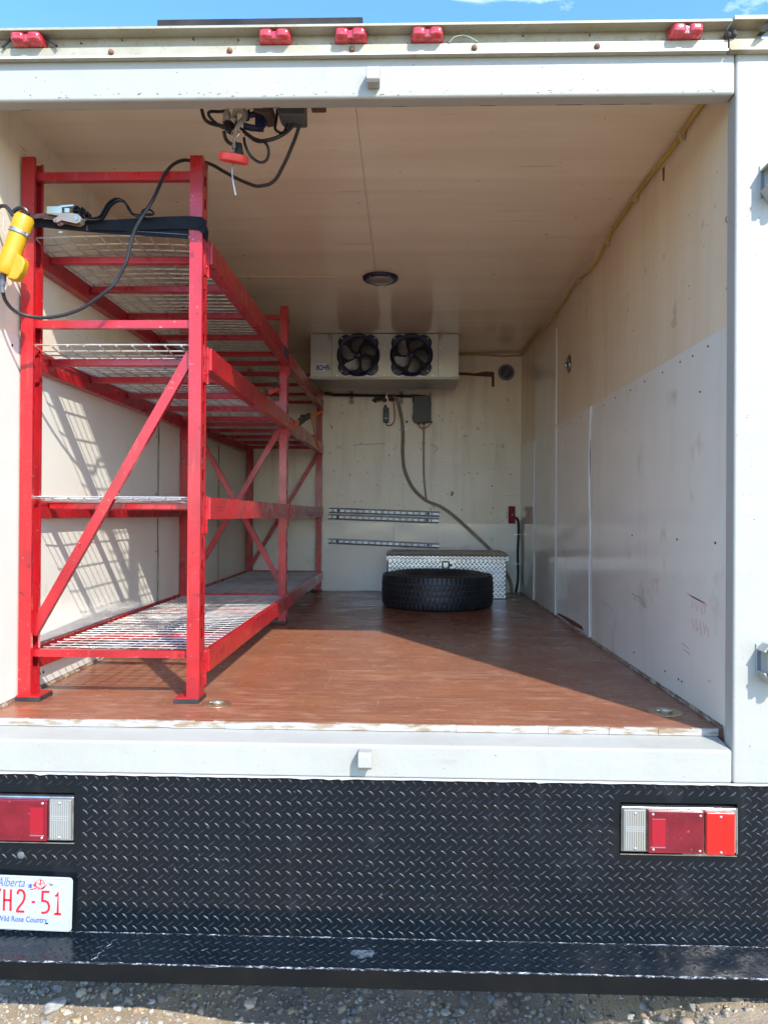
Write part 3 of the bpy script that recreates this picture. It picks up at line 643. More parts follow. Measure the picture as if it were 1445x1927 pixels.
# glints along the bend and the lip, painted as pale mottled strips
def ragged(y, z, r, seed, m):
    random.seed(seed); P = []; x = OL + .01; rs2 = []
    while x < OR - .01:
        P.append((x, y + random.uniform(-.0008, .0008), z + random.uniform(-.001, .001))); rs2.append(r * random.uniform(.5, 1.25)); x += .0125
    return MB().tube(P, r, 6, True, rs2).build('painted_glint', m, B_, smooth=True)
ragged(YP - .001, ZP + .0005, .0015, 3, M['painted_glint']); ragged(YO, ZP - .0055, .0030, 4, M['painted_glint'])
b = MB()
for x0 in (-.765, -.45, .26):  # faint vertical weld seams
    P = [(x0 + random.uniform(-.0015, .0015), YP - .0004, z) for z in [ZP + .01 + i * .018 for i in range(25)]]
    b.tube(P, .0011, 5)
b.split('weld_seam', M['black_paint'], B_, smooth=True)
b = MB(); P = [(-.845 + .028 * i / 8 + (.004 if i % 2 else -.004), YO + .008 + i * .0145, ZP - .0025) for i in range(9)]; b.tube(P, .0016, 5); b.build('step_weld', M['painted_glint'], B_)
MB().lathe((-1.113, YP, .498), [(0, -.003), (.008, -.003), (.0105, -.0015), (.0105, 0)], 18, (0, 1, 0)).build('hole_plug', mat('grey_plug', (.10, .115, .12), .5), B_, smooth=True)

# ------------------------------------------------------------------ tail lights
def tail(x0, flip):
    """x0 = left end; lenses run clear, dark red, bright red (mirrored when flip)"""
    Wd, z0, z1 = .324, .543, .6725
    def X(f): return x0 + Wd * (1 - f if flip else f)
    def bx(mb, f0, f1, y0, y1, a, c):
        xa, xb = sorted((X(f0), X(f1))); mb.box(xa, xb, y0, y1, a, c)
    h = MB(); bx(h, 0, 1, YP - .004, YP + .02, z0, z1); hb = h.build('tail_light', M['chrome'], T, bevel=.004)
    q = MB(); bx(q, .006, .205, YP - .016, YP - .0035, z0 + .006, z1 - .004); cl = q.build('clear_lens', M['clear_lens'], hb, bevel=.004)
    q = MB()
    for i in range(9): bx(q, .028 + i * .0195, .036 + i * .0195, YP - .0172, YP - .0158, z0 + .012, z1 - .010)
    for i in range(3): bx(q, .024, .19, YP - .0176, YP - .0160, z0 + .064 + i * .006, z0 + .0665 + i * .006)
    q.build('lens_ribs', mat('pale_rib', (.31, .315, .29), .2, coat=.5), hb)
    q = MB(); bx(q, .222, .70, YP - .017, YP - .0035, z0 + .003, z1 - .006); md = q.build('dark_red_lens', M['dark_red_lens'], hb, bevel=.003)
    q = MB(); bx(q, .252, .372, YP - .0186, YP - .0168, z0 + .024, z1 - .028); q.build('reflector', M['mid_red_lens'], hb, bevel=.0012)
    q = MB(); bx(q, .246, .374, YP - .0176, YP - .0169, z0 + .019, z0 + .0225); q.build('reflector_edge', mat('scuffed_plastic', (.55, .22, .26), .4), hb)
    q = MB(); bx(q, .722, .972, YP - .017, YP - .0035, z0 + .001, z1 - .008); rd = q.build('bright_red_lens', M['bright_red_lens'], hb, bevel=.004)
    q = MB()
    for i in range(44):
        f = .230 + i * .0106; bx(q, f, f + .0050, YP - .0176, YP - .0169, z0 + .010, z1 - .014)
    q.build('lens_prisms', M['dark_red_lens'], hb, kind='stuff')
    q = MB()
    for i in range(22):
        f = .735 + i * .0105; bx(q, f, f + .0050, YP - .0176, YP - .0169, z0 + .010, z1 - .018)
    q.build('lens_prisms', M['bright_red_lens'], hb, kind='stuff')
    s = MB()
    for f, z in ((.11, z1 - .014), (.11, z0 + .016), (.262, z1 - .016), (.672, z1 - .018), (.266, z0 + .014), (.668, z0 + .012), (.848, z1 - .020), (.85, z0 + .009)):
        s.lathe((X(f), YP - .0168, z), [(0, -.0032), (.002, -.003), (.0038, -.0012), (.0038, .001)], 10, (0, 1, 0))
    s.split('lens_screw', M['screw'], hb, smooth=True)
    q = MB(); bx(q, -.006, 1.005, YP - .002, YP + .004, z0 - .0085, z0 - .0058)
    if not flip:
        q.add([(X(1.002), YP - .003, z0 - .002), (X(1.012), YP - .003, z0 + .0), (X(1.01), YP - .003, z1), (X(.998), YP - .003, z1), (X(1.002), YP + .01, z0 - .002), (X(1.012), YP + .01, z0), (X(1.01), YP + .01, z1), (X(.998), YP + .01, z1)],
              [(0, 1, 2, 3), (7, 6, 5, 4), (0, 4, 5, 1), (1, 5, 6, 2), (2, 6, 7, 3), (3, 7, 4, 0)])
        MB().box(X(.54), X(.91), YP - .001, YP + .006, z0 - .0078, z0 - .0004).build('sealant_strip', M['filler'], hb, bevel=.001)
    q.build('cutout_lip', M['chrome'], hb)
tail(.6215, False); tail(-1.2815, True)

# ------------------------------------------------------------------ licence plate
PY = 2.083
LP = thing('licence_plate', 'white licence plate with red characters and blue lettering on the black bumper', 'licence plate', (-1.105, PY, .286))
def rrect(x0, x1, z0, z1, r, n=5):
    P = []
    for cx_, cz_, a in ((x1 - r, z1 - r, 0), (x0 + r, z1 - r, 90), (x0 + r, z0 + r, 180), (x1 - r, z0 + r, 270)):
        P += [(cx_ + r * math.cos(R(a + 90 * k / n)), cz_ + r * math.sin(R(a + 90 * k / n))) for k in range(n + 1)]
    return P
px0, px1, pz0, pz1 = -1.2595, -.9545, .2895, .4465
tilt = R(1.0)
MB().prism(rrect(px0, px1, pz0, pz1, .012), 1, PY, PY + .0014).build('plate_sheet', M['plate_white'], LP, bevel=.0004, bseg=1)
q = MB(); q.tube([(x, PY, z) for x, z in rrect(px0 + .0045, px1 - .0045, pz0 + .0045, pz1 - .0045, .010)] + [(px1 - .0045, PY, pz1 - .0145)], .0016, 6); q.build('raised_rim', M['plate_white'], LP, smooth=True)
def strokes(name, ss, m, x, z, sx, sz, wd, y=PY - .0008):
    b = MB()
    for s in ss:
        P = [Vector((x + a * sx, y, z + c * sz)) for a, c in s]
        b.ribbon(P, wd, (0, 1, 0), .001) if False else None
        n = len(P); vs = []
        for i, p in enumerate(P):
            if i == 0: d = (P[1] - P[0]).normalized(); k = 1
            elif i == n - 1: d = (P[-1] - P[-2]).normalized(); k = 1
            else:
                d1 = (P[i] - P[i - 1]).normalized(); d2 = (P[i + 1] - P[i]).normalized(); d = (d1 + d2).normalized(); k = min(1 / max(d.dot(d1), .4), 1.6)
            nn = Vector((-d.z, 0, d.x)) * wd / 2 * k
            vs += [p + nn, p - nn, p - nn + Vector((0, .0008, 0)), p + nn + Vector((0, .0008, 0))]
        b.add(vs, [(i * 4 + j, i * 4 + (j + 1) % 4, i * 4 + 4 + (j + 1) % 4, i * 4 + 4 + j) for i in range(n - 1) for j in range(4)] + [(0, 1, 2, 3), (n * 4 - 1, n * 4 - 2, n * 4 - 3, n * 4 - 4)])
    return b.build(name, m, LP)
G = {'H': [[(0, 0), (0, 1)], [(1, 0), (1, 1)], [(0, .5), (1, .5)]],
     '2': [[(.02, .80), (.08, .92), (.25, 1), (.55, 1), (.85, .93), (1, .75), (.95, .58), (.75, .42), (.25, .2), (.05, .08), (.03, .0), (1, 0)]],
     '-': [[(0, 0), (1, 0)]],
     '5': [[(1, 1), (.1, 1), (.07, .56), (.45, .56), (.8, .5), (1, .33), (.95, .15), (.7, .04), (.3, 0), (.0, .0)]],
     '1': [[(.1, .84), (.35, .9), (.5, 1), (.5, 0)], [(0, 0), (1, 0)]],
     'Y': [[(0, 1), (.5, .45), (1, 1)], [(.5, .45), (.5, 0)]]}
def gl(ch, x, z, w_, h_, wd=.0062): strokes('plate_character', G[ch], M['plate_red'], x, z, w_, h_, wd)
gl('Y', -1.192, .345, .026, .062); gl('H', -1.1545, .3435, .0195, .062); gl('2', -1.116, .343, .0215, .062); gl('-', -1.0735, .372, .010, .05); gl('5', -1.044, .342, .022, .061); gl('1', -1.0065, .340, .020, .061)
text('plate_word', 'Alberta', M['plate_blue'], LP, (-1.178, PY - .0004, .4145), .037, .74, shear=.35, off=-.0003)
text('plate_motto', 'Wild Rose Country', M['plate_blue'], LP, (-1.174, PY - .0004, .3135), .0225, .82, off=.0001)
strokes('plate_mark', [[(0, 0), (0, 1)], [(.4, 0), (.4, 1), (1, 1), (1, 0)], [(.7, 0), (.7, 1)]], M['plate_blue'], -1.083, .4125, .0075, .010, .0018)
strokes('rose_petals', [[(math.cos(a) * .5, math.sin(a) * .5) for a in [k * math.pi / 6 for k in range(13)]]] + [[(0, 0), (.5 * math.cos(a), .5 * math.sin(a))] for a in (.3, 1.55, 2.8, 4.05, 5.3)], M['plate_red'], -1.050, .4245, .026, .026, .0011)
strokes('rose_leaves', [[(-1.4, -.75), (-.9, -.7), (-.45, -.45)], [(-.8, -.2), (-.72, .5), (-.62, -.3)], [(-1.0, 0), (-.7, -.3)], [(.3, -.6), (.75, -.2)], [(.1, -.7), (.5, -.45), (.9, .05)], [(0, .0), (.12, .8)], [(-.2, -.8), (-.1, -.4)]], M['plate_red'], -1.050, .4225, .021, .019, .0024)
q = MB(); q.lathe((-1.0165, PY - .001, .4285), [(0, -.004), (.003, -.003), (.0062, -.001), (.0062, .002)], 14, (0, 1, 0)); q.build('plate_bolt', M['screw'], LP, smooth=True)
MB().prism(rrect(-1.031, -1.023, .3095, .3135, .0019, 3), 1, PY - .0006, PY + .0001).build('plate_slot', M['dark_gap'], LP)
for ch in LP.children: pass
LP.rotation_euler = (0, R(1.1), 0)

# ------------------------------------------------------------------ recessed tie-down rings
def tiedown(x, y, s, lab):
    t = thing('floor_ring', lab, 'tie-down ring', (x, y, ZF), 'recessed tie-down rings in the floor')
    MB().lathe((x, y, ZF), [(0, .0008), (.026 * s, .001), (.034 * s, .0028), (.050 * s, .0034), (.056 * s, .002), (.057 * s, .0005)], 28).build('ring_cup', M['zinc'], t, smooth=60)
    b = MB(); b.ring((x + .004, y, ZF + .006), (0, .15, 1), .020 * s, .0035, 18, 6); b.bar((x - .024 * s, y, ZF + .007), (x - .012 * s, y, ZF + .007), .014, .004)
    b.build('ring', M['pale_zinc'], t, smooth=True)
tiedown(-.617, 2.392, .85, 'round brass coloured tie-down ring set in the floor by the near rack foot')
tiedown(.836, 2.368, 1.0, 'round brass coloured tie-down ring set in the floor at the near right corner')
tiedown(-.635, 5.50, .85, 'round tie-down ring set in the shaded floor by the far end of the red rack')
tiedown(.82, 5.41, .95, 'round tie-down ring set in the floor right of the metal toolbox')

# ------------------------------------------------------------------ red pallet rack, two bays
RK = thing('pallet_rack', 'tall red steel pallet rack of two bays with wire shelves along the left wall', 'rack', (-.98, 2.45, ZF))
PXL, PXR = -1.2885, -.679; PD = .065; PW = .042; ZT = ZF + 1.823
bays = [2.4017, 4.152, 5.902]
LV = [1.037, 1.555, 2.064, 2.427]
def post(xo, dn, y0):
    b = MB(); t = .0025
    def bx(x0, x1, *r): b.box(min(x0, x1), max(x0, x1), *r)
    z0 = ZF + .016
    bx(xo - dn * PW, xo, y0, y0 + t, z0, ZT); bx(xo - dn * PW, xo, y0 + PD - t, y0 + PD, z0, ZT)
    bx(xo - dn * PW, xo - dn * (PW - t), y0 + t, y0 + .014, z0, ZT); bx(xo - dn * PW, xo - dn * (PW - t), y0 + PD - .014, y0 + PD - t, z0, ZT)
    bx(xo - dn * t, xo, y0 + t, y0 + .024, z0, ZT); bx(xo - dn * t, xo, y0 + .046, y0 + PD - t, z0, ZT)
    z = z0
    while z < ZT:
        bx(xo - dn * t, xo, y0 + .024, y0 + .046, z, min(z + .040, ZT)); z += .0762
    p = b.build('upright_post', M['red'], RK)
    f = MB(); f.box(min(xo + dn * .002, xo - dn * .078), max(xo + dn * .002, xo - dn * .078), y0 - .010, y0 + .078, ZF + .0145, ZF + .0185); f.build('foot_plate', M['red'], p)
    f = MB(); f.box(min(xo + dn * .003, xo - dn * .080), max(xo + dn * .003, xo - dn * .080), y0 - .012, y0 + .080, ZF, ZF + .0143); f.build('rubber_pad', M['rubber'], p, bevel=.002)
    return p
for y0 in bays: post(PXR, 1, y0); post(PXL, -1, y0)
def channel(p0, p1, w_, d_, name):
    """U section brace: flat face forward and two flanges"""
    b = MB(); p0, p1 = Vector(p0), Vector(p1); d = (p1 - p0).normalized(); n_ = Vector((0, -1, 0)); s_ = d.cross(n_).normalized()
    b.bar(p0, p1, w_, .002, n_)
    for k in (-1, 1):
        o_ = s_ * k * (w_ / 2 - .001) + Vector((0, d_ / 2 + .001, 0)); b.bar(p0 + o_, p1 + o_, .002, d_, n_)
    return b.build(name, M['red'], RK)
for i, y0 in enumerate(bays):
    ym = y0 + .022; xa, xb = PXL + .030, PXR - .030
    for zc, h_ in ((2.636, .028), (2.136, .026), (1.0255, .024)): channel((xa, ym, zc), (xb, ym, zc), h_, .022, 'frame_crossbar')
    if i == 0: channel((-1.257, ym + .003, 1.090), (-.722, ym + .003, 2.035), .034, .020, 'diagonal_brace')
    if i == 1:
        channel((-1.255, ym + .003, 1.072), (-.715, ym + .003, 2.005), .030, .020, 'diagonal_brace')
        channel((-1.255, ym + .028, 2.045), (-.715, ym + .028, 1.095), .030, .018, 'diagonal_brace')
    if i == 2: channel((-1.255, ym + .003, 1.075), (-.715, ym + .003, 1.99), .030, .020, 'diagonal_brace')
BH = .076
def beam(xo, dn, ya, yb, zt):
    b = MB(); o_ = xo + dn * .017
    poly = [(o_, zt - BH), (o_, zt), (o_ - dn * .020, zt), (o_ - dn * .020, zt - .018), (o_ - dn * .043, zt - .018), (o_ - dn * .043, zt - BH)]
    b.prism(poly, 1, ya + PD + .0015, yb - .0015)
    bm_ = b.build('shelf_beam', M['red'], RK, bevel=.0022, bseg=2)
    for yy in (ya + PD, yb):
        c = MB(); s_ = -1 if yy > ya + PD else 1
        c.box(min(xo + dn * .0006, xo + dn * .0036), max(xo + dn * .0006, xo + dn * .0036), min(yy - s_ * .036, yy), max(yy - s_ * .036, yy), zt - .122, zt + .004)
        c.box(min(xo + dn * .0036, xo + dn * .0075), max(xo + dn * .0036, xo + dn * .0075), min(yy - .0012, yy + .0012) - (.0012 if s_ > 0 else -.0012) * 1.2, max(yy - .0012, yy + .0012) - (.0012 if s_ > 0 else -.0012) * 1.2, zt - .122, zt + .004)
        for q in range(2): c.cyl((xo + dn * .0036, yy - s_ * .016, zt - .03 - .06 * q), (xo + dn * .0062, yy - s_ * .016, zt - .03 - .06 * q), .006, 10)
        c.build('beam_connector', M['red'], bm_)
    return bm_
def deck(x0, x1, ya, yb, z, bow=0.0, flip=0.0, seed=1):
    rnd = random.Random(seed); b = MB(); r = .0028 if z > 1.9 else .0023
    ph = rnd.random() * 6
    def H(x, y):
        u = (x - x0) / (x1 - x0) * 2 - 1; t = (y - ya) / (yb - ya)
        return z + bow * (1 - u * u) * (1 - t) + .004 * math.sin(y * 7 + ph) * (1 - u * u) + flip * max(0, 1 - (y - ya) / .09) ** 1.5
    ny = int(round((yb - ya) / .0508))
    for j in range(ny + 1):
        y = ya + (yb - ya) * j / ny
        b.tube([(x0 + (x1 - x0) * k / 6, y + rnd.uniform(-.001, .001), H(x0 + (x1 - x0) * k / 6, y)) for k in range(7)], r, 5)
    nx_ = 11
    for i in range(nx_):
        x = x0 + .014 + (x1 - x0 - .028) * i / (nx_ - 1)
        b.tube([(x, ya - .004 + (yb - ya + .008) * k / 24, H(x, ya + (yb - ya) * k / 24) - .0044) for k in range(25)], r, 5)
    return b.build('wire_shelf', M['galv'], RK, smooth=True)
for bi in range(2):
    ya, yb = bays[bi], bays[bi + 1]
    for li, z in enumerate(LV):
        beam(PXR, 1, ya, yb, z); beam(PXL, -1, ya, yb, z)
        d0 = ya + (.075 if li == 0 else .03)
        deck(PXL + .022, PXR - .006, d0, yb + .012, z - .010, bow=(.010 if li == 3 and bi == 0 else .004), flip=(.013 if li >= 2 and bi == 0 else .008 if li else 0), seed=bi * 4 + li)
        for yy in ((.49, 1.28) if li == 0 else (.16, .49, .88, 1.28, 1.66)):
            b = MB(); y = ya + yy; b.box(PXL + .028, PXR - .028, y - .014, y + .014, z - .043, z - .019); b.build('deck_support', M['red'], RK, bevel=.003)
def sticker(y0, y1, z0, z1, m=M['fan_black']):
    MB().box(PXR + .0172, PXR + .0182, y0, y1, z0, z1).build('beam_label', m, RK)
lab_ = mat('dark_blue_label', (.03, .035, .07), .5, col2=(.25, .25, .28), nscale=60, nlo=.55, nhi=.6)
sticker(3.93, 4.09, 2.366, 2.412, lab_); sticker(5.70, 5.84, 2.366, 2.412, lab_)
b = MB()
for z, y in ((1.52, 2.56), (1.508, 2.56), (1.003, 2.60), (.992, 2.60)):
    for k in range(7): b.box(PXR + .0171, PXR + .0176, y + k * .012, y + k * .012 + .008, z, z + .005)
b.build('stamped_print', mat('dark_red_ink', (.18, .01, .015), .5), RK)

# ------------------------------------------------------------------ evaporator
EV = thing('evaporator', 'silver twin fan evaporator unit hung under the ceiling at the far wall', 'refrigeration unit', (-.155, 5.55, 2.495))
EY = 5.31; EX0, EX1, EZ0, EZ1 = -.697, .387, 2.502, 2.820
b = MB(); b.box(EX0, EX1, EY, 5.74, EZ0, EZ1); b.build('casing', M['alu'], EV, bevel=.003)
b = MB(); b.prism([(EX0 - .004, 2.501), (EX1 + .004, 2.501), (EX1 + .004, 2.494), (EX1 - .008, 2.484), (EX0 + .02, 2.484), (EX0 - .004, 2.494)], 1, EY - .012, 5.72)
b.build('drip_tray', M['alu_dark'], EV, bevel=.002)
MB().box(EX0 - .006, EX1 + .006, EY - .017, EY - .0005, 2.500, 2.506).build('tray_lip', M['chrome'], EV, bevel=.0015)
for x0, x1 in ((EX0 + .002, -.541), (.2395, EX1 - .002)):
    MB().box(x0, x1, EY - .0035, EY - .0005, 2.512, 2.808).build('end_panel', M['alu'], EV, bevel=.001, bseg=1)
b = MB(); b.box(-.5405, -.5385, EY - .001, EY - .0002, 2.51, 2.81); b.box(.237, .239, EY - .001, EY - .0002, 2.51, 2.81); b.split('panel_gap', M['dark_gap'], EV)
for x in (-.555, .252):
    b = MB(); b.box(x - .012, x + .014, EY - .010, EY - .004, 2.775, 2.815); b.box(x - .016, x + .02, EY - .022, EY - .003, 2.812, 2.8225); b.bar((x + .004, EY - .008, 2.775), (x + .001, EY - .006, 2.735), .003, .007, (0, 1, 0))
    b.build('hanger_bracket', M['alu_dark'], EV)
b = MB()
for x, z in ((-.55, 2.72), (-.55, 2.58), (-.152, 2.715), (-.155, 2.517), (.25, 2.72), (.25, 2.58), (-.50, 2.515), (.20, 2.515)):
    b.lathe((x, EY - .003, z), [(0, -.003), (.004, -.0025), (.005, .001)], 8, (0, 1, 0))
b.split('screw', M['screw'], EV)
MB().box(-.660, -.578, EY - .0050, EY - .0036, 2.548, 2.600).build('brand_label', M['label_white'], EV)
text('brand_text', 'BOHN', M['label_blue'], EV, (-.6535, EY - .0054, 2.5545), 0.0535, .66, off=.0022)
def fan(cx, cz, rot):
    F = MB(); N = 72; out_ = []; R_in = .133
    def ro(a):
        q = a % (math.pi / 2); e = abs(q - math.pi / 4); return .1555 + .026 * max(0, 1 - (e / .34) ** 2) ** .6 - .004 * max(0, 1 - abs(e - .42) / .1)
    vs = []
    for k in range(N):
        a = 2 * math.pi * k / N; c_, s_ = math.cos(a), math.sin(a); r_o = ro(a)
        vs += [(cx + c_ * R_in, EY - .030, cz + s_ * R_in), (cx + c_ * (R_in + .012), EY - .036, cz + s_ * (R_in + .012)), (cx + c_ * r_o, EY - .028, cz + s_ * r_o), (cx + c_ * r_o, EY - .0006, cz + s_ * r_o), (cx + c_ * R_in, EY - .0006, cz + s_ * R_in)]
    fs = [(k * 5 + j, k * 5 + (j + 1) % 5, ((k + 1) % N) * 5 + (j + 1) % 5, ((k + 1) % N) * 5 + j) for k in range(N) for j in range(5)]
    F.add(vs, fs); fr = F.build('fan_shroud', M['fan_black'], EV, smooth=50)
    MB().lathe((cx, EY - .0012, cz), [(0, 0), (.132, 0)], 32, (0, 1, 0)).build('fan_throat', M['dark_gap'], fr)
    MB().lathe((cx, EY - .020, cz), [(0, -.012), (.018, -.010), (.026, 0), (.026, .018)], 20, (0, 1, 0)).build('fan_motor', M['fan_black'], fr, smooth=True)
    for k in range(5):
        b = MB(); vs = []; nr, na = 6, 6
        for i in range(nr + 1):
            r_ = .024 + .100 * i / nr; sw = -.9 * (i / nr) ** 1.3; half = .30 + .18 * math.sin(math.pi * min(1, .15 + i / nr * .8))
            if i == nr: half *= .72
            for j in range(na + 1):
                u = -1 + 2 * j / na; a = rot + k * 2 * math.pi / 5 + sw * .55 + u * half
                vs.append((cx + math.cos(a) * r_, EY - .013 + .010 * u - .002 * (1 - u * u), cz + math.sin(a) * r_))
        b.add(vs, [(i * (na + 1) + j, i * (na + 1) + j + 1, (i + 1) * (na + 1) + j + 1, (i + 1) * (na + 1) + j) for i in range(nr) for j in range(na)])
        b.build('fan_blade', M['fan_blade'], fr, smooth=60)
    b = MB()
    for q in (.034, .050, .066, .082, .098, .114, .130): b.ring((cx, EY - .034 - .010 * (1 - (q / .13) ** 2), cz), (0, 1, 0), q, .0011, 36, 4)
    for k in range(16):
        a = 2 * math.pi * k / 16; b.tube([(cx + math.cos(a + .5 * t) * (.03 + .104 * t), EY - .035 - .010 * (1 - t * t), cz + math.sin(a + .5 * t) * (.03 + .104 * t)) for t in (0, .33, .66, 1)], .0011, 4)
    b.build('wire_guard', M['fan_black'], fr)
    b = MB()
    for sx in (-1, 1):
        for sz in (-1, 1): b.lathe((cx + sx * .119, EY - .031, cz + sz * .119), [(0, -.004), (.005, -.003), (.0075, 0), (.0075, .003)], 10, (0, 1, 0))
    b.split('screw', M['screw'], fr, smooth=True)
fan(-.345, 2.661, .75); fan(.0415, 2.661, .25)

# pipework and boxes below the evaporator
YW = YB - .004
b = MB(); b.tube(cr([(-.66, 5.93, 2.487), (-.63, 5.94, 2.482), (-.40, 5.945, 2.477), (0, 5.945, 2.470), (.17, 5.945, 2.468)]), .009, 8)
b.tube(cr([(-.60, 5.94, 2.468), (-.3, 5.95, 2.466), (.1, 5.95, 2.460)]), .004, 6)
b.cyl((-.665, 5.93, 2.488), (-.60, 5.94, 2.482), .014, 10)
b.cyl((.05, 5.945, 2.470), (.12, 5.945, 2.468), .013, 10); b.cyl((.145, 5.945, 2.47), (.145, 5.945, 2.44), .016, 10)
tag(b.build('refrigerant_pipe', M['cable'], smooth=True), 'black insulated pipe running level under the evaporator drip tray', 'pipe')
def zbracket(x, lab):
    t = thing('wall_bracket', lab, 'bracket', (x, YW, 2.40), 'slotted brackets under the evaporator')
    b = MB(); b.box(x - .018, x - .007, YW - .018, YW - .001, 2.405, 2.512); b.box(x + .007, x + .018, YW - .018, YW - .001, 2.405, 2.512); b.box(x - .007, x + .007, YW - .004, YW - .001, 2.405, 2.512)
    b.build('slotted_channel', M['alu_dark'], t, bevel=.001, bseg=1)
    q = MB()
    for k in range(3): q.box(x - .004, x + .004, YW - .005, YW - .0041, 2.42 + .03 * k, 2.438 + .03 * k)
    q.split('slot', M['dark_gap'], t)
zbracket(-.443, 'left slotted grey bracket on the wall under the evaporator'); zbracket(-.033, 'right slotted grey bracket on the wall beside the drain hose')
b = MB()
for k in range(16): rock(b, (-.215 + random.uniform(-.035, .045), YW - .01, 2.452 + random.uniform(-.016, .012)), random.uniform(.012, .02), (1.2, .6, .9), ico1, .5)
for k in range(7): rock(b, (-.115 + random.uniform(-.02, .03), YW - .01, 2.444 + random.uniform(-.012, .016)), random.uniform(.010, .016), (1.1, .6, .9), ico1, .5)
tag(b.build('putty_lump', M['putty'], smooth=60), 'lumps of dark grey putty sealing the pipe hole under the evaporator', 'putty')
b = MB(); b.box(-.159, -.143, 5.90, 5.912, 2.438, 2.49); tag(b.build('steel_clip', M['chrome'], bevel=.002), 'bright steel clip hanging at the middle of the black pipe', 'clip')
hp = [(-.118, YW - .03, 2.478), (-.095, YW - .03, 2.465), (-.066, YW - .022, 2.417), (-.034, YW - .015, 2.278), (-.024, YW - .014, 2.14), (-.026, YW - .014, 2.016), (-.008, YW - .014, 1.864), (.058, YW - .014, 1.72), (.168, YW - .014, 1.616), (.298, YW - .02, 1.56), (.429, YW - .014, 1.461), (.603, YW - .014, 1.302), (.695, YW - .012, 1.211), (.80, YW - .012, 1.06), (.856, YW - .014, .96), (.872, YW - .012, .874)]
DH = thing('drain_hose', 'brown twin drain hose curving down the far wall to behind the toolbox', 'hose', (.87, YW, ZF))
b = MB(); b.tube(cr(hp, 8), .0085, 8); b.build('hose', M['hose'], DH, smooth=True)
b = MB(); b.tube(cr([(x + .013, y + .001, z + .006) for x, y, z in hp], 8), .0065, 8); b.build('hose', M['hose'], DH, smooth=True)
def clampb(x, z, par, w_=.05, vert=False):
    b = MB(); b.box(x - w_ / 2, x + w_ / 2, YW - .003, YW - .001, z - .006, z + .006); b.ring((x, YW - .012, z), (0, 0, 1), .013, .003, 12, 5, 0, 2 * math.pi); b.build('pipe_clamp', M['alu_track'], par)
clampb(-.020, 2.199, DH, .07); clampb(.232, 1.580, DH, .03)
b = MB(); b.box(.232, .244, YW - .02, YW - .001, 1.555, 1.605); b.build('pipe_clamp', M['alu_dark'], DH, bevel=.002)
JB = thing('junction_box', 'dark grey rounded electrical box on the far wall right of the hoses', 'electrical box', (.135, YW, 2.248))
b = MB(); b.prism(rrect(.064, .206, 2.250, 2.468, .022), 1, YW - .075, YW - .001); b.build('enclosure', M['box_grey'], JB, bevel=.005)
b = MB(); b.box(.058, .0645, YW - .05, YW - .02, 2.42, 2.45); b.box(.058, .0645, YW - .05, YW - .02, 2.28, 2.31); b.cyl((.11, YW - .04, 2.249), (.11, YW - .04, 2.238), .010, 8); b.cyl((.152, YW - .04, 2.249), (.152, YW - .04, 2.236), .010, 8); b.split('latch', M['box_grey'], JB)
b = MB(); b.tube(cr([(.110, YW - .04, 2.24), (.12, YW - .04, 2.216), (.15, YW - .035, 2.206), (.185, YW - .03, 2.22), (.207, YW - .015, 2.25)]), .0042, 6)
b.tube(cr([(.207, YW - .012, 2.25), (.207, YW - .012, 2.35), (.205, YW - .012, 2.50)]), .0035, 6); tag(b.build('orange_wire', M['copper'], smooth=True), 'thin orange wire looping under the grey electrical box', 'wire')
b = MB(); b.cyl((.214, YW, 2.26), (.214, YW - .012, 2.26), .009, 10); tag(b.build('wire_grommet', M['fan_black']), 'small black grommet at the lower right corner of the grey box', 'grommet')
JC = thing('conduit', 'thin brown conduit dropping straight from the grey box to the hose', 'cable', (.16, YW, 1.59))
b = MB(); b.tube(cr([(.152, YW - .04, 2.235), (.152, YW - .02, 2.15), (.153, YW - .012, 1.93), (.158, YW - .012, 1.777), (.175, YW - .012, 1.64), (.190, YW - .012, 1.60)]), .0068, 8); b.build('sleeve', M['hose'], JC, smooth=True)
clampb(.152, 2.087, JC, .038); clampb(.158, 1.773, JC, .038)
CB = thing('control_switch', 'small dark wall switch box left of the drain hose under the evaporator', 'switch', (-.157, YW, 2.252))
b = MB(); b.prism(rrect(-.180, -.134, 2.254, 2.375, .006), 1, YW - .038, YW - .001); b.build('switch_body', M['box_grey'], CB, bevel=.004)
b = MB(); b.cyl((-.162, YW - .03, 2.375), (-.162, YW - .03, 2.395), .010, 10); b.cyl((-.158, YW - .0385, 2.343), (-.158, YW - .046, 2.343), .011, 14); b.build('switch_knob', M['fan_black'], CB)
MB().box(-.170, -.146, YW - .0392, YW - .0383, 2.284, 2.291).build('pale_mark', M['label_white'], CB)
b = MB(); b.tube(cr([(-.160, YW - .02, 2.252), (-.145, YW - .03, 2.232), (-.110, YW - .03, 2.236), (-.088, YW - .03, 2.28), (-.090, YW - .03, 2.36), (-.097, YW - .03, 2.43)]), .0042, 6)
tag(b.build('orange_wire', M['copper'], smooth=True), 'orange wire curling from the small switch box up to the drain hose', 'wire')
b = MB(); b.cyl((.012, YW, 2.262), (.012, YW - .012, 2.262), .010, 10); tag(b.build('wall_plug', M['fan_black']), 'small round black plug in the wall between the hose and the grey box', 'plug')
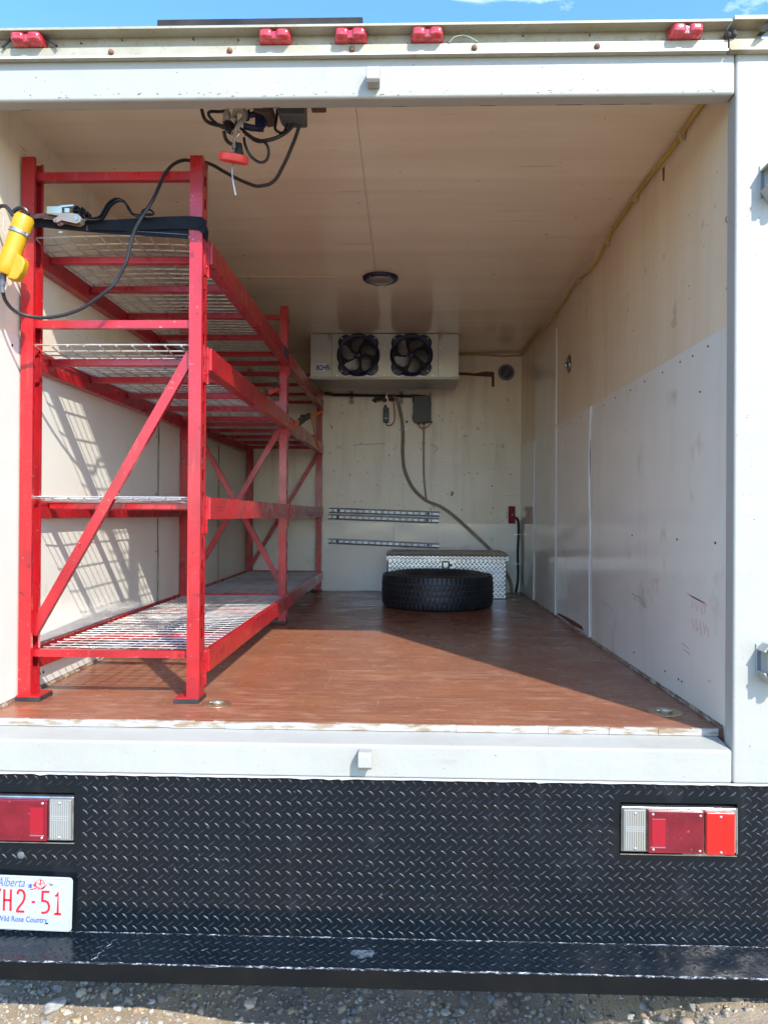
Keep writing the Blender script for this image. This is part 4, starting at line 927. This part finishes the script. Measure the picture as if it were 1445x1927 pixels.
# round vent at the upper right of the bulkhead
VT = thing('round_vent', 'round grey vent with a slanted bar near the top right of the far wall', 'vent', (.82, YW, 2.605))
MB().lathe((.822, YW, 2.669), [(.050, -.010), (.056, -.013), (.064, -.008), (.067, -.0005)], 32, (0, 1, 0)).build('vent_rim', mat('vent_rim', (.16, .18, .20), .4, .3), VT, smooth=60)
MB().lathe((.822, YW, 2.669), [(0, -.004), (.051, -.004)], 32, (0, 1, 0)).build('vent_face', mat('vent_face', (.045, .055, .07), .35), VT)
b = MB(); b.bar((.795, YW - .009, 2.632), (.846, YW - .009, 2.706), .016, .005, (0, 1, 0)); b.build('vent_bar', mat('vent_bar', (.10, .115, .13), .4), VT)
# tracks
def track(x0, x1, z0, z1, y, lab):
    t = thing('logistics_track', lab, 'track', ((x0 + x1) / 2, y, min(z0, z1) - .025), 'aluminium cargo tracks on the far wall')
    h_ = .023; b = MB()
    def q(x, f, yy): return (x, yy, z0 + (z1 - z0) * (x - x0) / (x1 - x0) + f)
    prof = [(-h_, 0), (-h_, -.008), (-h_ * .45, -.013), (-h_ * .4, -.007), (h_ * .4, -.007), (h_ * .45, -.013), (h_, -.008), (h_, 0)]
    vs = [q(x, f, y + d) for x in (x0, x1) for f, d in prof]; n = len(prof)
    b.add(vs, [(i, i + 1, n + i + 1, n + i) for i in range(n - 1)] + [tuple(range(n)), tuple(range(n, 2 * n))[::-1]]); b.build('rail', M['alu_track'], t)
    c = MB(); k = 0; x = x0 + .03
    while x < x1 - .02: c.lathe(q(x, 0, y - .0071), [(0, -.0006), (.0095, -.0006), (.0105, .0003)], 10, (0, 1, 0)); x += .0508
    c.build('track_holes', mat('shaded_hole', (.20, .205, .21), .5, .6) if 'shaded_hole' not in bpy.data.materials else bpy.data.materials['shaded_hole'], t, kind='stuff')
    c = MB(); c.lathe(q(x0 + .075, .002, y - .008), [(0, -.005), (.010, -.005), (.012, 0)], 10, (0, 1, 0)); c.lathe(q(x1 - .09, .002, y - .008), [(0, -.005), (.010, -.005), (.012, 0)], 10, (0, 1, 0)); c.split('bolt', M['fan_black'], t)
track(-.620, .283, 1.533, 1.506, YB, 'topmost of the three aluminium tracks on the far wall')
track(-.626, .277, 1.480, 1.452, YB, 'middle aluminium track, directly above the white panel joint')
track(-.627, .282, 1.280, 1.246, YB - .004, 'lowest aluminium track, alone on the white panel left of the toolbox')
# red reflector unit and black cable
RB = thing('red_marker_box', 'upright dark red plastic box low on the far wall near the right corner', 'red box', (.872, YB, 1.434))
MB().box(.846, .898, YB - .03, YB - .001, 1.434, 1.574).build('box_body', M['red_box'], RB, bevel=.004)
MB().lathe((.875, YB - .03, 1.504), [(0, -.004), (.006, -.004), (.009, 0)], 12, (0, 1, 0)).build('centre_button', mat('dull_pink', (.45, .2, .2), .4), RB, smooth=True)
BC = thing('black_cable', 'thick black cable running down the far wall by the right corner', 'cable', (.92, YB - .02, ZF))
b = MB(); b.tube(cr([(.898, YB - .015, 1.482), (.915, YB - .018, 1.472), (.926, YB - .018, 1.440), (.927, YB - .018, 1.347), (.922, YB - .018, 1.2), (.924, YB - .018, 1.109), (.925, YB - .018, .979), (.908, YB - .018, .872)]), .010, 8); b.build('cable', M['cable'], BC, smooth=True)
for z in (1.345, 1.105):
    b = MB(); b.box(.898, .944, YB - .007, YB - .004, z - .004, z + .004); b.ring((.9255, YB - .018, z), (0, 0, 1), .012, .0028, 12, 5); b.build('cable_clip', M['screw'], BC)

# ------------------------------------------------------------------ toolbox
TB = thing('toolbox', 'aluminium tread plate toolbox standing against the far wall behind the tyre', 'toolbox', (.32, 5.70, ZF))
MB().box(-.124, .766, 5.50, 5.93, ZF + .001, 1.160).build('box_body', M['checker'], TB, bevel=.006)
b = MB(); b.prism([(5.484, 1.156), (5.484, 1.188), (5.50, 1.202), (5.56, 1.211), (5.94, 1.215), (5.94, 1.156)], 0, -.137, .783); b.build('lid', M['lid'], TB, bevel=.012, bseg=3)
MB().box(-.136, .782, 5.4795, 5.4838, 1.156, 1.190).build('lid_front', M['checker'], TB, bevel=.001)
b = MB(); lugs(b, (-.108, 5.4995, .89), (1, 0, 0), (0, 0, 1), (0, -1, 0), 27, 8, .0325, .034, lambda p: .27 < p.x < .37 and p.z > 1.07, L_=.0150, W_=.0048, H_=.0045); b.build('tread_lugs', M['bright_lug'], TB, smooth=50, kind='stuff')
b = MB(); lugs(b, (-.128, 5.4790, 1.166), (1, 0, 0), (0, 0, 1), (0, -1, 0), 28, 2, .0325, .020, None, L_=.012, W_=.0036, H_=.0022); b.build('lid_lugs', M['bright_lug'], TB, smooth=50, kind='stuff')
b = MB(); lugs(b, (-.10, 5.575, 1.2118), (1, 0, 0), (0, 1, .0105), (0, -.0105, 1), 26, 10, .034, .036, None, L_=.0145, W_=.004, H_=.0022); b.build('lid_lugs', M['lid'], TB, smooth=50, kind='stuff')
b = MB()
for x in (.281, .330): b.box(x, x + .011, 5.488, 5.4992, 1.086, 1.150)
b.box(.2925, .3295, 5.488, 5.4992, 1.142, 1.152); b.box(.2925, .3295, 5.488, 5.4992, 1.086, 1.092); b.split('latch_frame', M['fan_black'], TB)
MB().box(.2925, .3295, 5.494, 5.4990, 1.0925, 1.1425).build('latch_paddle', M['chrome'], TB, bevel=.002)
b = MB(); b.tube(cr([(.294, 5.492, 1.108), (.303, 5.485, 1.103), (.319, 5.485, 1.103), (.328, 5.492, 1.108)]), .003, 6); b.build('latch_grip', M['chrome'], TB, smooth=True)
MB().lathe((.351, 5.4995, 1.121), [(0, -.006), (.006, -.006), (.011, -.003), (.012, 0)], 16, (0, 1, 0)).build('lock_cylinder', M['box_grey'], TB, smooth=True)
MB().box(-.131, -.1245, 5.52, 5.60, 1.06, 1.150).build('side_hinge', M['fan_black'], TB)

# ------------------------------------------------------------------ tyre lying flat
TY = thing('truck_tyre', 'black truck tyre lying flat on the floor in front of the toolbox', 'tyre', (.230, 5.085, ZF))
tcx, tcy, TR, TH = .230, 5.085, .386, .232
Rb = TR - .011
prof = [(Rb - .012, .030), (Rb, .050), (Rb + .002, TH / 2), (Rb, TH - .050), (Rb - .012, TH - .030), (TR - .040, TH - .010), (TR - .075, TH - .001), (TR - .12, TH - .004), (TR - .15, TH - .018), (TR - .172, TH - .045), (TR - .175, TH - .06),
        (TR - .165, TH - .066), (TR - .10, TH - .050), (TR - .045, TH - .06), (TR - .035, TH / 2), (TR - .045, .06), (TR - .10, .050), (TR - .165, .066), (TR - .175, .06), (TR - .172, .045), (TR - .15, .018), (TR - .12, .004), (TR - .075, .0005), (TR - .040, .010)]
MB().lathe((tcx, tcy, ZF), prof, 72, close=True).build('carcass', M['tyre_side'], TY, smooth=50)
b = MB()
for r_, z_ in ((TR - .085, TH + .0005), (TR - .135, TH - .009)): b.ring((tcx, tcy, ZF + z_), (0, 0, 1), r_, .0022, 72, 5)
b.build('sidewall_ribs', M['tyre'], TY, smooth=True)
def cyl3(a, r_, z_): return (tcx + r_ * math.cos(a), tcy + r_ * math.sin(a), ZF + z_)
tb_ = MB(); NB = 78; rows = [(.012, .054), (.062, .093), (.100, .132), (.139, .170), (.178, .220)]
for ri, (za, zb) in enumerate(rows):
    for k in range(NB):
        a0 = 2 * math.pi * (k + .5 * (ri % 2)) / NB; da = 2 * math.pi / NB * .84; sk = (.010 if ri % 2 else -.010)
        zm = (za + zb) / 2
        ra = TR - (.009 if ri == 0 else .002); rb2 = TR - (.009 if ri == 4 else .002)
        if ri in (0, 4): zlist = [(za, ra if ri == 0 else TR - .002, 0), (zm, TR - .004, 0), (zb, rb2 if ri == 4 else TR - .002, 0)]
        else: zlist = [(za, TR - .001, -sk), (zm, TR, sk), (zb, TR - .001, -sk * .3)]
        vs = []
        for z_, r_, s_ in zlist:
            for f, dr in ((0, -.013), (0.03, 0), (.5, .0006), (.97, 0), (1, -.013)): vs.append(cyl3(a0 + da * f + s_, r_ + dr, z_))
        fs = [(i * 5 + j, i * 5 + j + 1, i * 5 + 6 + j, i * 5 + 5 + j) for i in range(2) for j in range(4)] + [(0, 1, 2, 3, 4), (14, 13, 12, 11, 10)]
        tb_.add(vs, fs)
tb_.build('tread_blocks', M['tyre'], TY, kind='stuff')
MB().lathe((tcx, tcy, ZF), [(0, .0025), (TR - .18, .0025)], 48).build('dust_inside', M['dust'], TY)

# ------------------------------------------------------------------ ceiling lamp and its cable
CL = thing('ceiling_lamp', 'round ceiling lamp with black rim and clear ribbed dome', 'lamp', (-.143, 4.05, 2.78))
MB().lathe((-.143, 4.05, ZC), [(.070, -.016), (.082, -.020), (.092, -.018), (.099, -.009), (.099, -.0004)], 40).build('lamp_rim', M['fan_black'], CL, smooth=50)
MB().lathe((-.143, 4.05, ZC), [(0, -.044), (.03, -.042), (.055, -.034), (.072, -.022), (.076, -.012)], 40).build('glass_dome', M['glass_lens'], CL, smooth=True)
b = MB()
for k in range(5): a = k * 1.256 + .3; b.lathe((-.143 + .089 * math.cos(a), 4.05 + .089 * math.sin(a), ZC - .019), [(0, -.003), (.004, -.001), (.004, .002)], 8)
b.split('screw', M['screw'], CL)
b = MB(); b.ribbon([(x, 4.03 + d, ZC - .004) for x, d in ((-1.25, -.01), (-.9, -.005), (-.6, .002), (-.4, -.003), (-.245, .004))], .009, (0, 1, 0), .007)
tag(b.build('lamp_cable', mat('cream_cable_cover', (.62, .50, .34), .4), bevel=.001), 'thin cream cable cover crossing the ceiling from the left to the round lamp', 'cable')
# yellow cable along the corner
yc = [(2.20, 2.812), (2.369, 2.811), (2.48, 2.806), (2.617, 2.800), (2.887, 2.811), (3.126, 2.805), (3.365, 2.795), (3.644, 2.750), (3.9, 2.775), (4.099, 2.788), (4.3, 2.768), (4.602, 2.771), (4.857, 2.755), (5.1, 2.79), (5.355, 2.806), (5.832, 2.805), (5.95, 2.806)]
YC = thing('yellow_cable', 'yellow cable clipped along the right corner of the ceiling and across the far wall', 'cable', (.93, 2.3, 2.80))
b = MB(); b.tube(cr([(XR - .012, y, z) for y, z in yc] + [(.93, YB - .012, 2.806), (.80, YB - .012, 2.803), (.60, YB - .012, 2.811), (.40, YB - .012, 2.815)]), .0075, 7); b.build('cable', M['yellow_cable'], YC, smooth=True)
for y, z in ((2.50, 2.800), (3.00, 2.804), (3.42, 2.781), (3.95, 2.776), (4.6, 2.767)):
    b = MB(); b.box(XR - .022, XR - .001, y - .006, y + .006, z - .020, z + .012); b.build('cable_staple', mat('staple', (.45, .33, .2), .5) if 'staple' not in bpy.data.materials else bpy.data.materials['staple'], YC, bevel=.002)
MB().prism([(2.70, 2.785), (2.715, 2.785), (2.712, 2.74), (2.703, 2.735)], 0, XR - .004, XR - .0008).build('torn_patch', M['exposed'], rs_)
WR = thing('wall_ring', 'round steel recessed ring on the upper right wall', 'tie-down ring', (XR, 4.24, 2.32))
MB().lathe((XR - .0005, 4.24, 2.379), [(0, .0), (.030, -.0015), (.044, -.006), (.052, -.004), (.0535, -.0005)], 28, (1, 0, 0)).build('ring_cup', mat('dull_steel_cup', (.22, .23, .24), .3, .8), WR, smooth=60)
b = MB(); b.ring((XR - .010, 4.24, 2.374), (1, .2, .1), .024, .0045, 20, 6); b.box(XR - .014, XR - .005, 4.23, 4.25, 2.392, 2.402); b.build('ring', M['hook'], WR, smooth=True)

# ------------------------------------------------------------------ hoist, hook, red disc
def hq(a, c, y=2.28): return (-.649 + (a - 380) * .00169, y, 2.771 - (c - 210) * .001684)
HO = thing('winch_hoist', 'dark electric hoist parts hanging from the ceiling just behind the door header', 'hoist', (-.43, 2.28, 2.75))
b = MB(); b.prism([(-.407, 2.822), (-.320, 2.822), (-.318, 2.738), (-.327, 2.736), (-.392, 2.737), (-.403, 2.750)], 1, 2.24, 2.32); b.build('control_box', M['box_grey'], HO, bevel=.004)
b = MB(); b.prism([(-.490, 2.822), (-.430, 2.822), (-.430, 2.752), (-.444, 2.742), (-.452, 2.748), (-.478, 2.755)], 1, 2.25, 2.33); b.cyl((-.44, 2.26, 2.77), (-.44, 2.34, 2.77), .02, 12); b.build('motor', M['motor'], HO, bevel=.004)
b = MB(); b.box(-.475, -.455, 2.26, 2.30, 2.715, 2.76); b.tube(cr([hq(460, 238), hq(480, 242), hq(494, 238), hq(497, 222), hq(490, 214), hq(470, 218)]), .010, 6); b.build('limit_arm', M['fan_black'], HO, bevel=0, smooth=True)
b = MB(); b.box(-.30, -.255, 2.25, 2.29, 2.768, 2.822); b.build('end_plate', M['motor'], HO, bevel=.003)
lp = MB()
for P, r in (([hq(378, 200), hq(383, 218), hq(400, 233), hq(425, 241), hq(440, 244)], .006), ([hq(425, 208), hq(410, 205), hq(395, 210), hq(396, 222), hq(412, 234), hq(432, 240), hq(440, 246)], .005),
             ([hq(452, 240), hq(475, 255), hq(498, 268), hq(507, 285), hq(502, 298), hq(488, 302), hq(473, 295), hq(463, 275), hq(458, 256)], .0045),
             ([hq(458, 246), hq(480, 260), hq(500, 265), hq(522, 262), hq(540, 245), hq(556, 226)], .006), ([hq(522, 205), hq(518, 225), hq(518, 242), hq(524, 251), hq(533, 247), hq(541, 228)], .0045),
             ([hq(421, 245), hq(424, 258), hq(438, 272), hq(446, 270)], .006), ([hq(441, 205), hq(443, 222), hq(440, 240)], .0035), ([hq(468, 205), hq(466, 220), hq(461, 226)], .0035)):
    lp.tube(cr([(p[0], 2.285 + .012 * math.sin(i * 1.7), p[2]) for i, p in enumerate(P)]), r, 7)
lp.build('cable_loops', M['cable'], HO, smooth=True)
for c in ((438, 240, .022), (432, 252, .016), (446, 238, .018)):
    pass
b = MB(); rock(b, hq(432, 240), .020, (.9, .8, 1.1), ico2, .4); b.build('cable_bundle', M['cable'], HO, smooth=True)
HK = thing('hoist_hook', 'steel hook and wire hanging from the hoist through a red rubber disc', 'hook', hq(443, 300))
b = MB(); b.lathe(hq(428, 227), [(0, -.012), (.012, -.012), (.015, -.002), (.010, .004), (.013, .010), (.012, .022), (.006, .030), (.006, .07)], 8); b.build('swivel_nut', M['hook'], HK, smooth=40)
b = MB(); P = [hq(446, 252), hq(453, 240), hq(462, 230), hq(464, 220), hq(458, 214), hq(450, 214), hq(444, 220), hq(443, 228), hq(447, 233)]
b.tube(cr([(p[0], 2.262, p[2]) for p in P]), .006, 8, True, [.0062 + .0038 * math.sin(math.pi * min(i / 40, 1)) for i in range(49)]); b.build('hook_body', M['hook'], HK, smooth=True)
b = MB(); c = hq(446, 257); b.ring((c[0], 2.262, c[2]), (0, 1, 0), .010, .0042, 16, 6); b.build('hook_eye', M['chrome'], HK, smooth=True)
b = MB(); b.cyl((hq(445, 262)[0], 2.262, hq(445, 262)[2]), (hq(444, 282)[0], 2.262, hq(444, 282)[2]), .0055, 8, .004); b.cyl((hq(444, 278)[0], 2.262, hq(444, 278)[2]), (hq(444, 286)[0], 2.262, hq(444, 286)[2]), .0075, 8); b.cyl((hq(444, 284)[0], 2.262, hq(444, 284)[2]), (hq(443, 300)[0], 2.262, hq(443, 300)[2]), .0028, 6); b.build('cable_end', M['chrome'], HK, smooth=True)
c = Vector((hq(443, 303)[0], 2.265, hq(443, 303)[2])); ax_ = Vector((.16, -.34, 1)).normalized()
MB().lathe(c, [(0, .0125), (.040, .0125), (.0455, .0095), (.0465, 0), (.0455, -.0095), (.040, -.0125), (.030, -.0125), (.029, -.010), (.008, -.010), (.008, -.014), (0, -.014)], 36, ax_).build('rubber_disc', M['red_disc'], HK, smooth=40)
b = MB(); b.lathe((hq(450, 290)[0], 2.285, hq(450, 296)[2]), [(0, 0), (.017, 0), (.012, .028), (.009, .045), (0, .045)], 12); b.build('cable_boot', M['rubber'], HK, smooth=40)
b = MB(); b.tube(cr([hq(443, 308, 2.262), hq(441, 325, 2.262), hq(442, 342, 2.262), hq(445, 360, 2.262), hq(448, 373, 2.262)]), .0026, 6, True); b.build('wire_tail', M['alu_track'], HK, smooth=True)

# ------------------------------------------------------------------ yellow pendant control and its cable
PN = thing('pendant_control', 'yellow hand control hanging from the black strap at the left rack post', 'hand control', (-1.31, 2.34, 2.265))
A0, A1 = Vector((-1.1737, 2.2094, 2.4148)), Vector((-1.2365, 2.2066, 2.2333)); ax_ = (A1 - A0).normalized(); Lg = (A1 - A0).length
pr = [(0, 0), (.024, .001), (.0295, .010), (.0295, .050), (.0295, .056), (.0275, .058), (.0275, .070), (.0282, .072), (.0268, .078), (.0282, .082), (.0268, .093), (.0282, .098), (.0268, .108), (.0285, .114), (.029, Lg - .03), (.030, Lg - .008), (.026, Lg), (0, Lg)]
MB().lathe(A0, pr, 28, ax_).build('handle_body', M['yellow'], PN, smooth=40)
side = Vector((0, 1, 0)).cross(ax_).normalized(); side = side if side.x > 0 else -side
b = MB(); ctr = [(A0 + ax_ * t + side * d) for t, d in ((.118, .020), (.128, .050), (.138, .056), (.165, .058), (.190, .054), (.200, .046), (.204, .020))]
vs = [p + Vector((0, -.016, 0)) for p in ctr] + [p + Vector((0, .016, 0)) for p in ctr]; n = len(ctr)
b.add(vs, [tuple(range(n)), tuple(range(n, 2 * n))[::-1]] + [(i, (i + 1) % n, n + (i + 1) % n, n + i) for i in range(n)]); b.build('button_guard', M['yellow'], PN, bevel=.006, bseg=3)
b = MB(); b.lathe(A0, [(.0298, .049), (.0312, .050), (.0312, .060), (.0298, .061)], 28, ax_); p = A0 + ax_ * .055 + side * .031; b.cyl(p + Vector((0, -.012, 0)), p + Vector((0, .006, 0)), .005, 8); b.build('hose_clamp', M['chrome'], PN, smooth=40)
p = A0 + ax_ * (Lg - .018) - side * .010 + Vector((0, -.0275, 0)); b = MB(); b.cyl(p + Vector((0, -.001, 0)), p + Vector((0, .004, 0)), .0035, 8); b.build('screw_hole', M['dark_gap'], PN)
b = MB(); b.tube(cr([tuple(A1 - side * .004), (-1.2408, 2.2066, 2.2106), (-1.2436, 2.2066, 2.1946), (-1.2417, 2.2075, 2.1757)]), .0085, 10, True, [.0098] * 6 + [.0085] * 6 + [.0072] * 7); b.build('strain_relief', mat('grey_boot', (.10, .11, .13), .5), PN, smooth=True)
PC = [(-1.2417, 2.2085, 2.1823), (-1.2433, 2.2232, 2.1606), (-1.2332, 2.2418, 2.1386), (-1.2115, 2.2576, 2.125), (-1.1846, 2.2725, 2.1198), (-1.1475, 2.2854, 2.1205), (-1.112, 2.2983, 2.1289), (-1.0769, 2.3112, 2.1432), (-1.0375, 2.3241, 2.1666), (-0.9657, 2.3371, 2.226), (-0.94, 2.35, 2.268), (-0.915, 2.35, 2.316), (-0.905, 2.35, 2.355), (-0.889, 2.348, 2.412), (-0.862, 2.346, 2.464), (-0.835, 2.36, 2.52), (-0.823, 2.375, 2.56), (-0.808, 2.4, 2.625), (-0.795, 2.43, 2.67), (-0.781, 2.46, 2.7), (-0.765, 2.485, 2.718), (-0.753, 2.5, 2.724), (-0.708, 2.52, 2.728), (-0.67, 2.51, 2.71), (-0.635, 2.5, 2.686), (-0.59, 2.48, 2.655), (-0.552, 2.46, 2.63), (-0.51, 2.44, 2.607), (-0.48, 2.42, 2.599), (-0.455, 2.41, 2.6), (-0.432, 2.4, 2.614), (-0.41, 2.38, 2.638), (-0.391, 2.36, 2.66), (-0.372, 2.34, 2.688), (-0.355, 2.32, 2.713), (-0.336, 2.29, 2.745)]
b = MB(); b.tube(cr(PC, 4), .0058, 8); tag(b.build('control_cable', M['cable'], smooth=True), 'long black cable sagging from the hoist behind the rack post down to the yellow control', 'cable')

# ------------------------------------------------------------------ black ratchet strap round the rack posts
ST = thing('ratchet_strap', 'black ratchet strap with zinc buckle stretched between the front rack posts', 'ratchet strap', (-.98, 2.39, 2.44))
yF = 2.3975
b = MB(); b.ribbon([(-.6745, 2.455, 2.440), (-.6745, 2.405, 2.452), (-.6765, 2.3985, 2.458), (-.684, yF, 2.464), (-.722, yF, 2.467), (-.80, yF - .001, 2.466), (-.86, yF - .002, 2.463), (-.95, yF - .002, 2.459), (-1.06, yF - .004, 2.458)], [.045, .045, .045, .044, .043, .042, .040, .038, .030], (0, 0, 1), .0022); b.build('upper_webbing', M['web_black'], ST)
b = MB(); b.ribbon([(-.726, 2.405, 2.438), (-.80, 2.404, 2.442), (-.95, 2.402, 2.450), (-1.06, 2.401, 2.457), (-1.15, 2.400, 2.463), (-1.24, 2.399, 2.470), (-1.27, 2.397, 2.474)], [.044, .043, .040, .037, .032, .026, .022], (0, 0, 1), .0022); b.build('lower_webbing', M['web_black'], ST)
b = MB()
x = -.73
while x > -1.03:
    t = (-.73 - x) / .33; z = 2.4285 + .022 * t; b.box(x - .0045, x, 2.4018 - .0022 * t, 2.4035 - .0022 * t, z, z + .0014); x -= .0085
x = -1.0
for k in range(20): b.bar((-1.065 + k * .0033, 2.396 - .0005, 2.442 + .0003 * k), (-1.063 + k * .0033, 2.396 - .0005, 2.458), .0009, .0012, (0, 1, 0))
b.build('stitching', M['stitch'], ST, kind='stuff')
b = MB(); b.ribbon([(-1.262, 2.372, 2.478), (-1.20, 2.376, 2.484), (-1.11, 2.380, 2.482)], [.012, .021, .026], (0, .5, 1), .003); b.build('twisted_webbing', mat('dusty_webbing', (.075, .065, .065), .6, col2=(.30, .14, .12), nscale=30, bump=.5, bscale=400), ST)
b = MB(); b.box(-1.187, -1.143, 2.366, 2.392, 2.485, 2.512); b.build('buckle_grip', M['pale_zinc'], ST, bevel=.002)
b = MB(); b.prism([(-1.143, 2.488), (-1.143, 2.514), (-1.098, 2.517), (-1.098, 2.512), (-1.136, 2.508), (-1.136, 2.488)], 1, 2.368, 2.390); b.box(-1.128, -1.112, 2.370, 2.388, 2.492, 2.506); b.build('buckle_handle', M['pale_zinc'], ST)
for yy in (2.363, 2.391):
    b = MB(); b.prism([(-1.185, 2.486), (-1.145, 2.478), (-1.165, 2.466), (-1.160, 2.457), (-1.150, 2.456), (-1.135, 2.463), (-1.10, 2.455), (-1.085, 2.452), (-1.070, 2.460), (-1.070, 2.474), (-1.082, 2.484), (-1.11, 2.488), (-1.14, 2.487)], 1, yy, yy + .0022); b.build('ratchet_side_plate', M['zinc'], ST, bevel=.0006, bseg=1)
b = MB(); b.cyl((-1.087, 2.360, 2.468), (-1.087, 2.396, 2.468), .007, 14); b.cyl((-1.157, 2.361, 2.463), (-1.157, 2.395, 2.463), .0035, 10); b.split('ratchet_spindle', M['hook'], ST)
b = MB(); wind = [(-1.10, 2.500), (-1.085, 2.512), (-1.078, 2.490), (-1.068, 2.507), (-1.062, 2.482), (-1.050, 2.492), (-1.045, 2.476)]
b.ribbon(cr([(x, 2.377, z) for x, z in wind], 5), .020, (0, 1, 0), .004); b.ribbon(cr([(-1.10, 2.377, 2.492), (-1.085, 2.377, 2.498), (-1.07, 2.377, 2.478)], 5), .022, (0, 1, 0), .006); b.build('wound_webbing', M['web_black'], ST)
b = MB(); lp2 = [(-1.060, 2.476), (-1.035, 2.474), (-1.012, 2.480), (-1.000, 2.497), (-.985, 2.522), (-.962, 2.538), (-.940, 2.536), (-.925, 2.520), (-.912, 2.497), (-.893, 2.486), (-.865, 2.484), (-.840, 2.488)]
b.ribbon(cr([(x, 2.376, z) for x, z in lp2], 5), .018, (0, 1, .25), .0035); b.ribbon(cr([(x + .004, 2.382, z - .006) for x, z in lp2[:-1]], 5), .018, (0, 1, .25), .0035); b.build('loose_loop', M['web_black'], ST, smooth=50)
b = MB(); b.tube(cr([(-.868, 2.380, 2.474), (-.874, 2.378, 2.490), (-.862, 2.374, 2.502), (-.842, 2.372, 2.498), (-.832, 2.372, 2.486), (-.846, 2.372, 2.482), (-.862, 2.374, 2.486)]), .0035, 6); b.build('knotted_end', M['web_black'], ST, smooth=True)
b = MB(); b.box(-1.158, -1.146, 2.3935, 2.3950, 2.4335, 2.4385); b.build('white_tag', M['label_white'], ST)
HKs = thing('strap_hook', 'black coated wire hook hooked round the left rack post above the yellow control', 'hook', (-1.29, 2.35, 2.48))
b = MB(); b.tube(cr([(-1.2776, 2.2302, 2.4384), (-1.2616, 2.2207, 2.4478), (-1.2427, 2.216, 2.4478), (-1.2285, 2.2132, 2.4374), (-1.2172, 2.2132, 2.4223), (-1.2039, 2.2132, 2.4091), (-1.1926, 2.2132, 2.3996)]), .006, 8); b.build('hook_wire', M['cable'], HKs, smooth=True)
b = MB(); b.tube(cr([(-1.2209, 2.2207, 2.4167), (-1.2153, 2.2189, 2.4318), (-1.2002, 2.2189, 2.4422), (-1.1831, 2.2207, 2.4412), (-1.1737, 2.2245, 2.4299), (-1.1812, 2.2283, 2.4204)]), .0062, 8); b.build('hook_wire', M['cable'], HKs, smooth=True)
b = MB(); b.tube(cr([(-1.271, 2.2207, 2.4242), (-1.255, 2.216, 2.4261), (-1.2427, 2.2132, 2.411), (-1.2455, 2.2132, 2.3788), (-1.2379, 2.2132, 2.3599), (-1.2209, 2.2113, 2.3543), (-1.2049, 2.2094, 2.3581)]), .0011, 5); b.build('thin_wire', M['hook'], HKs, smooth=True)

# ------------------------------------------------------------------ orange and red straps deeper in the rack
OS = thing('ratchet_strap', 'orange ratchet strap with a black handle hanging at the far end of the red rack', 'ratchet strap', (-.655, 5.0, 2.06))
xo = -.656
b = MB(); b.ribbon([(xo, 4.32, 2.035), (xo, 4.42, 2.055), (xo, 4.50, 2.072)], .028, (0, 0, 1), .003); b.ribbon([(xo, 4.92, 2.165), (xo, 5.3, 2.225), (xo, 5.85, 2.335), (-.667, 5.93, 2.35)], [.03, .026, .016, .012], (0, 0, 1), .003); b.build('webbing', M['orange'], OS)
b = MB(); b.ribbon(cr([(xo, 4.98, 2.175), (xo, 5.12, 2.16), (xo - .002, 5.25, 2.10), (xo - .003, 5.42, 2.045), (xo - .003, 5.62, 2.01)]), [.030] * 25, (0, 1, .2), .003); b.build('loose_tail', M['orange'], OS)
b = MB(); b.bar((xo, 4.48, 2.068), (xo, 4.70, 2.118), .020, .046); b.bar((xo, 4.66, 2.112), (xo, 4.95, 2.170), .022, .040); b.cyl((xo - .014, 4.64, 2.110), (xo + .014, 4.64, 2.110), .027, 12); b.build('ratchet_handle', M['rubber'], OS, bevel=.006)
RS = thing('tie_strap', 'short red strap with a black hook tied behind the middle rack post', 'strap', (-.76, 4.12, 2.17))
b = MB(); b.ribbon([(-.835, 4.12, 2.176), (-.80, 4.12, 2.190), (-.765, 4.12, 2.193), (-.735, 4.125, 2.210), (-.712, 4.13, 2.222)], [.018, .026, .026, .022, .016], (0, 0, 1), .003); b.build('webbing', M['red_web'], RS)
b = MB(); b.box(-.800, -.778, 4.112, 4.118, 2.176, 2.204); b.tube(cr([(-.745, 4.115, 2.212), (-.752, 4.115, 2.232), (-.742, 4.115, 2.246), (-.728, 4.115, 2.240), (-.724, 4.115, 2.224), (-.715, 4.115, 2.216)]), .0055, 7); b.build('hook', M['rubber'], RS, smooth=40)
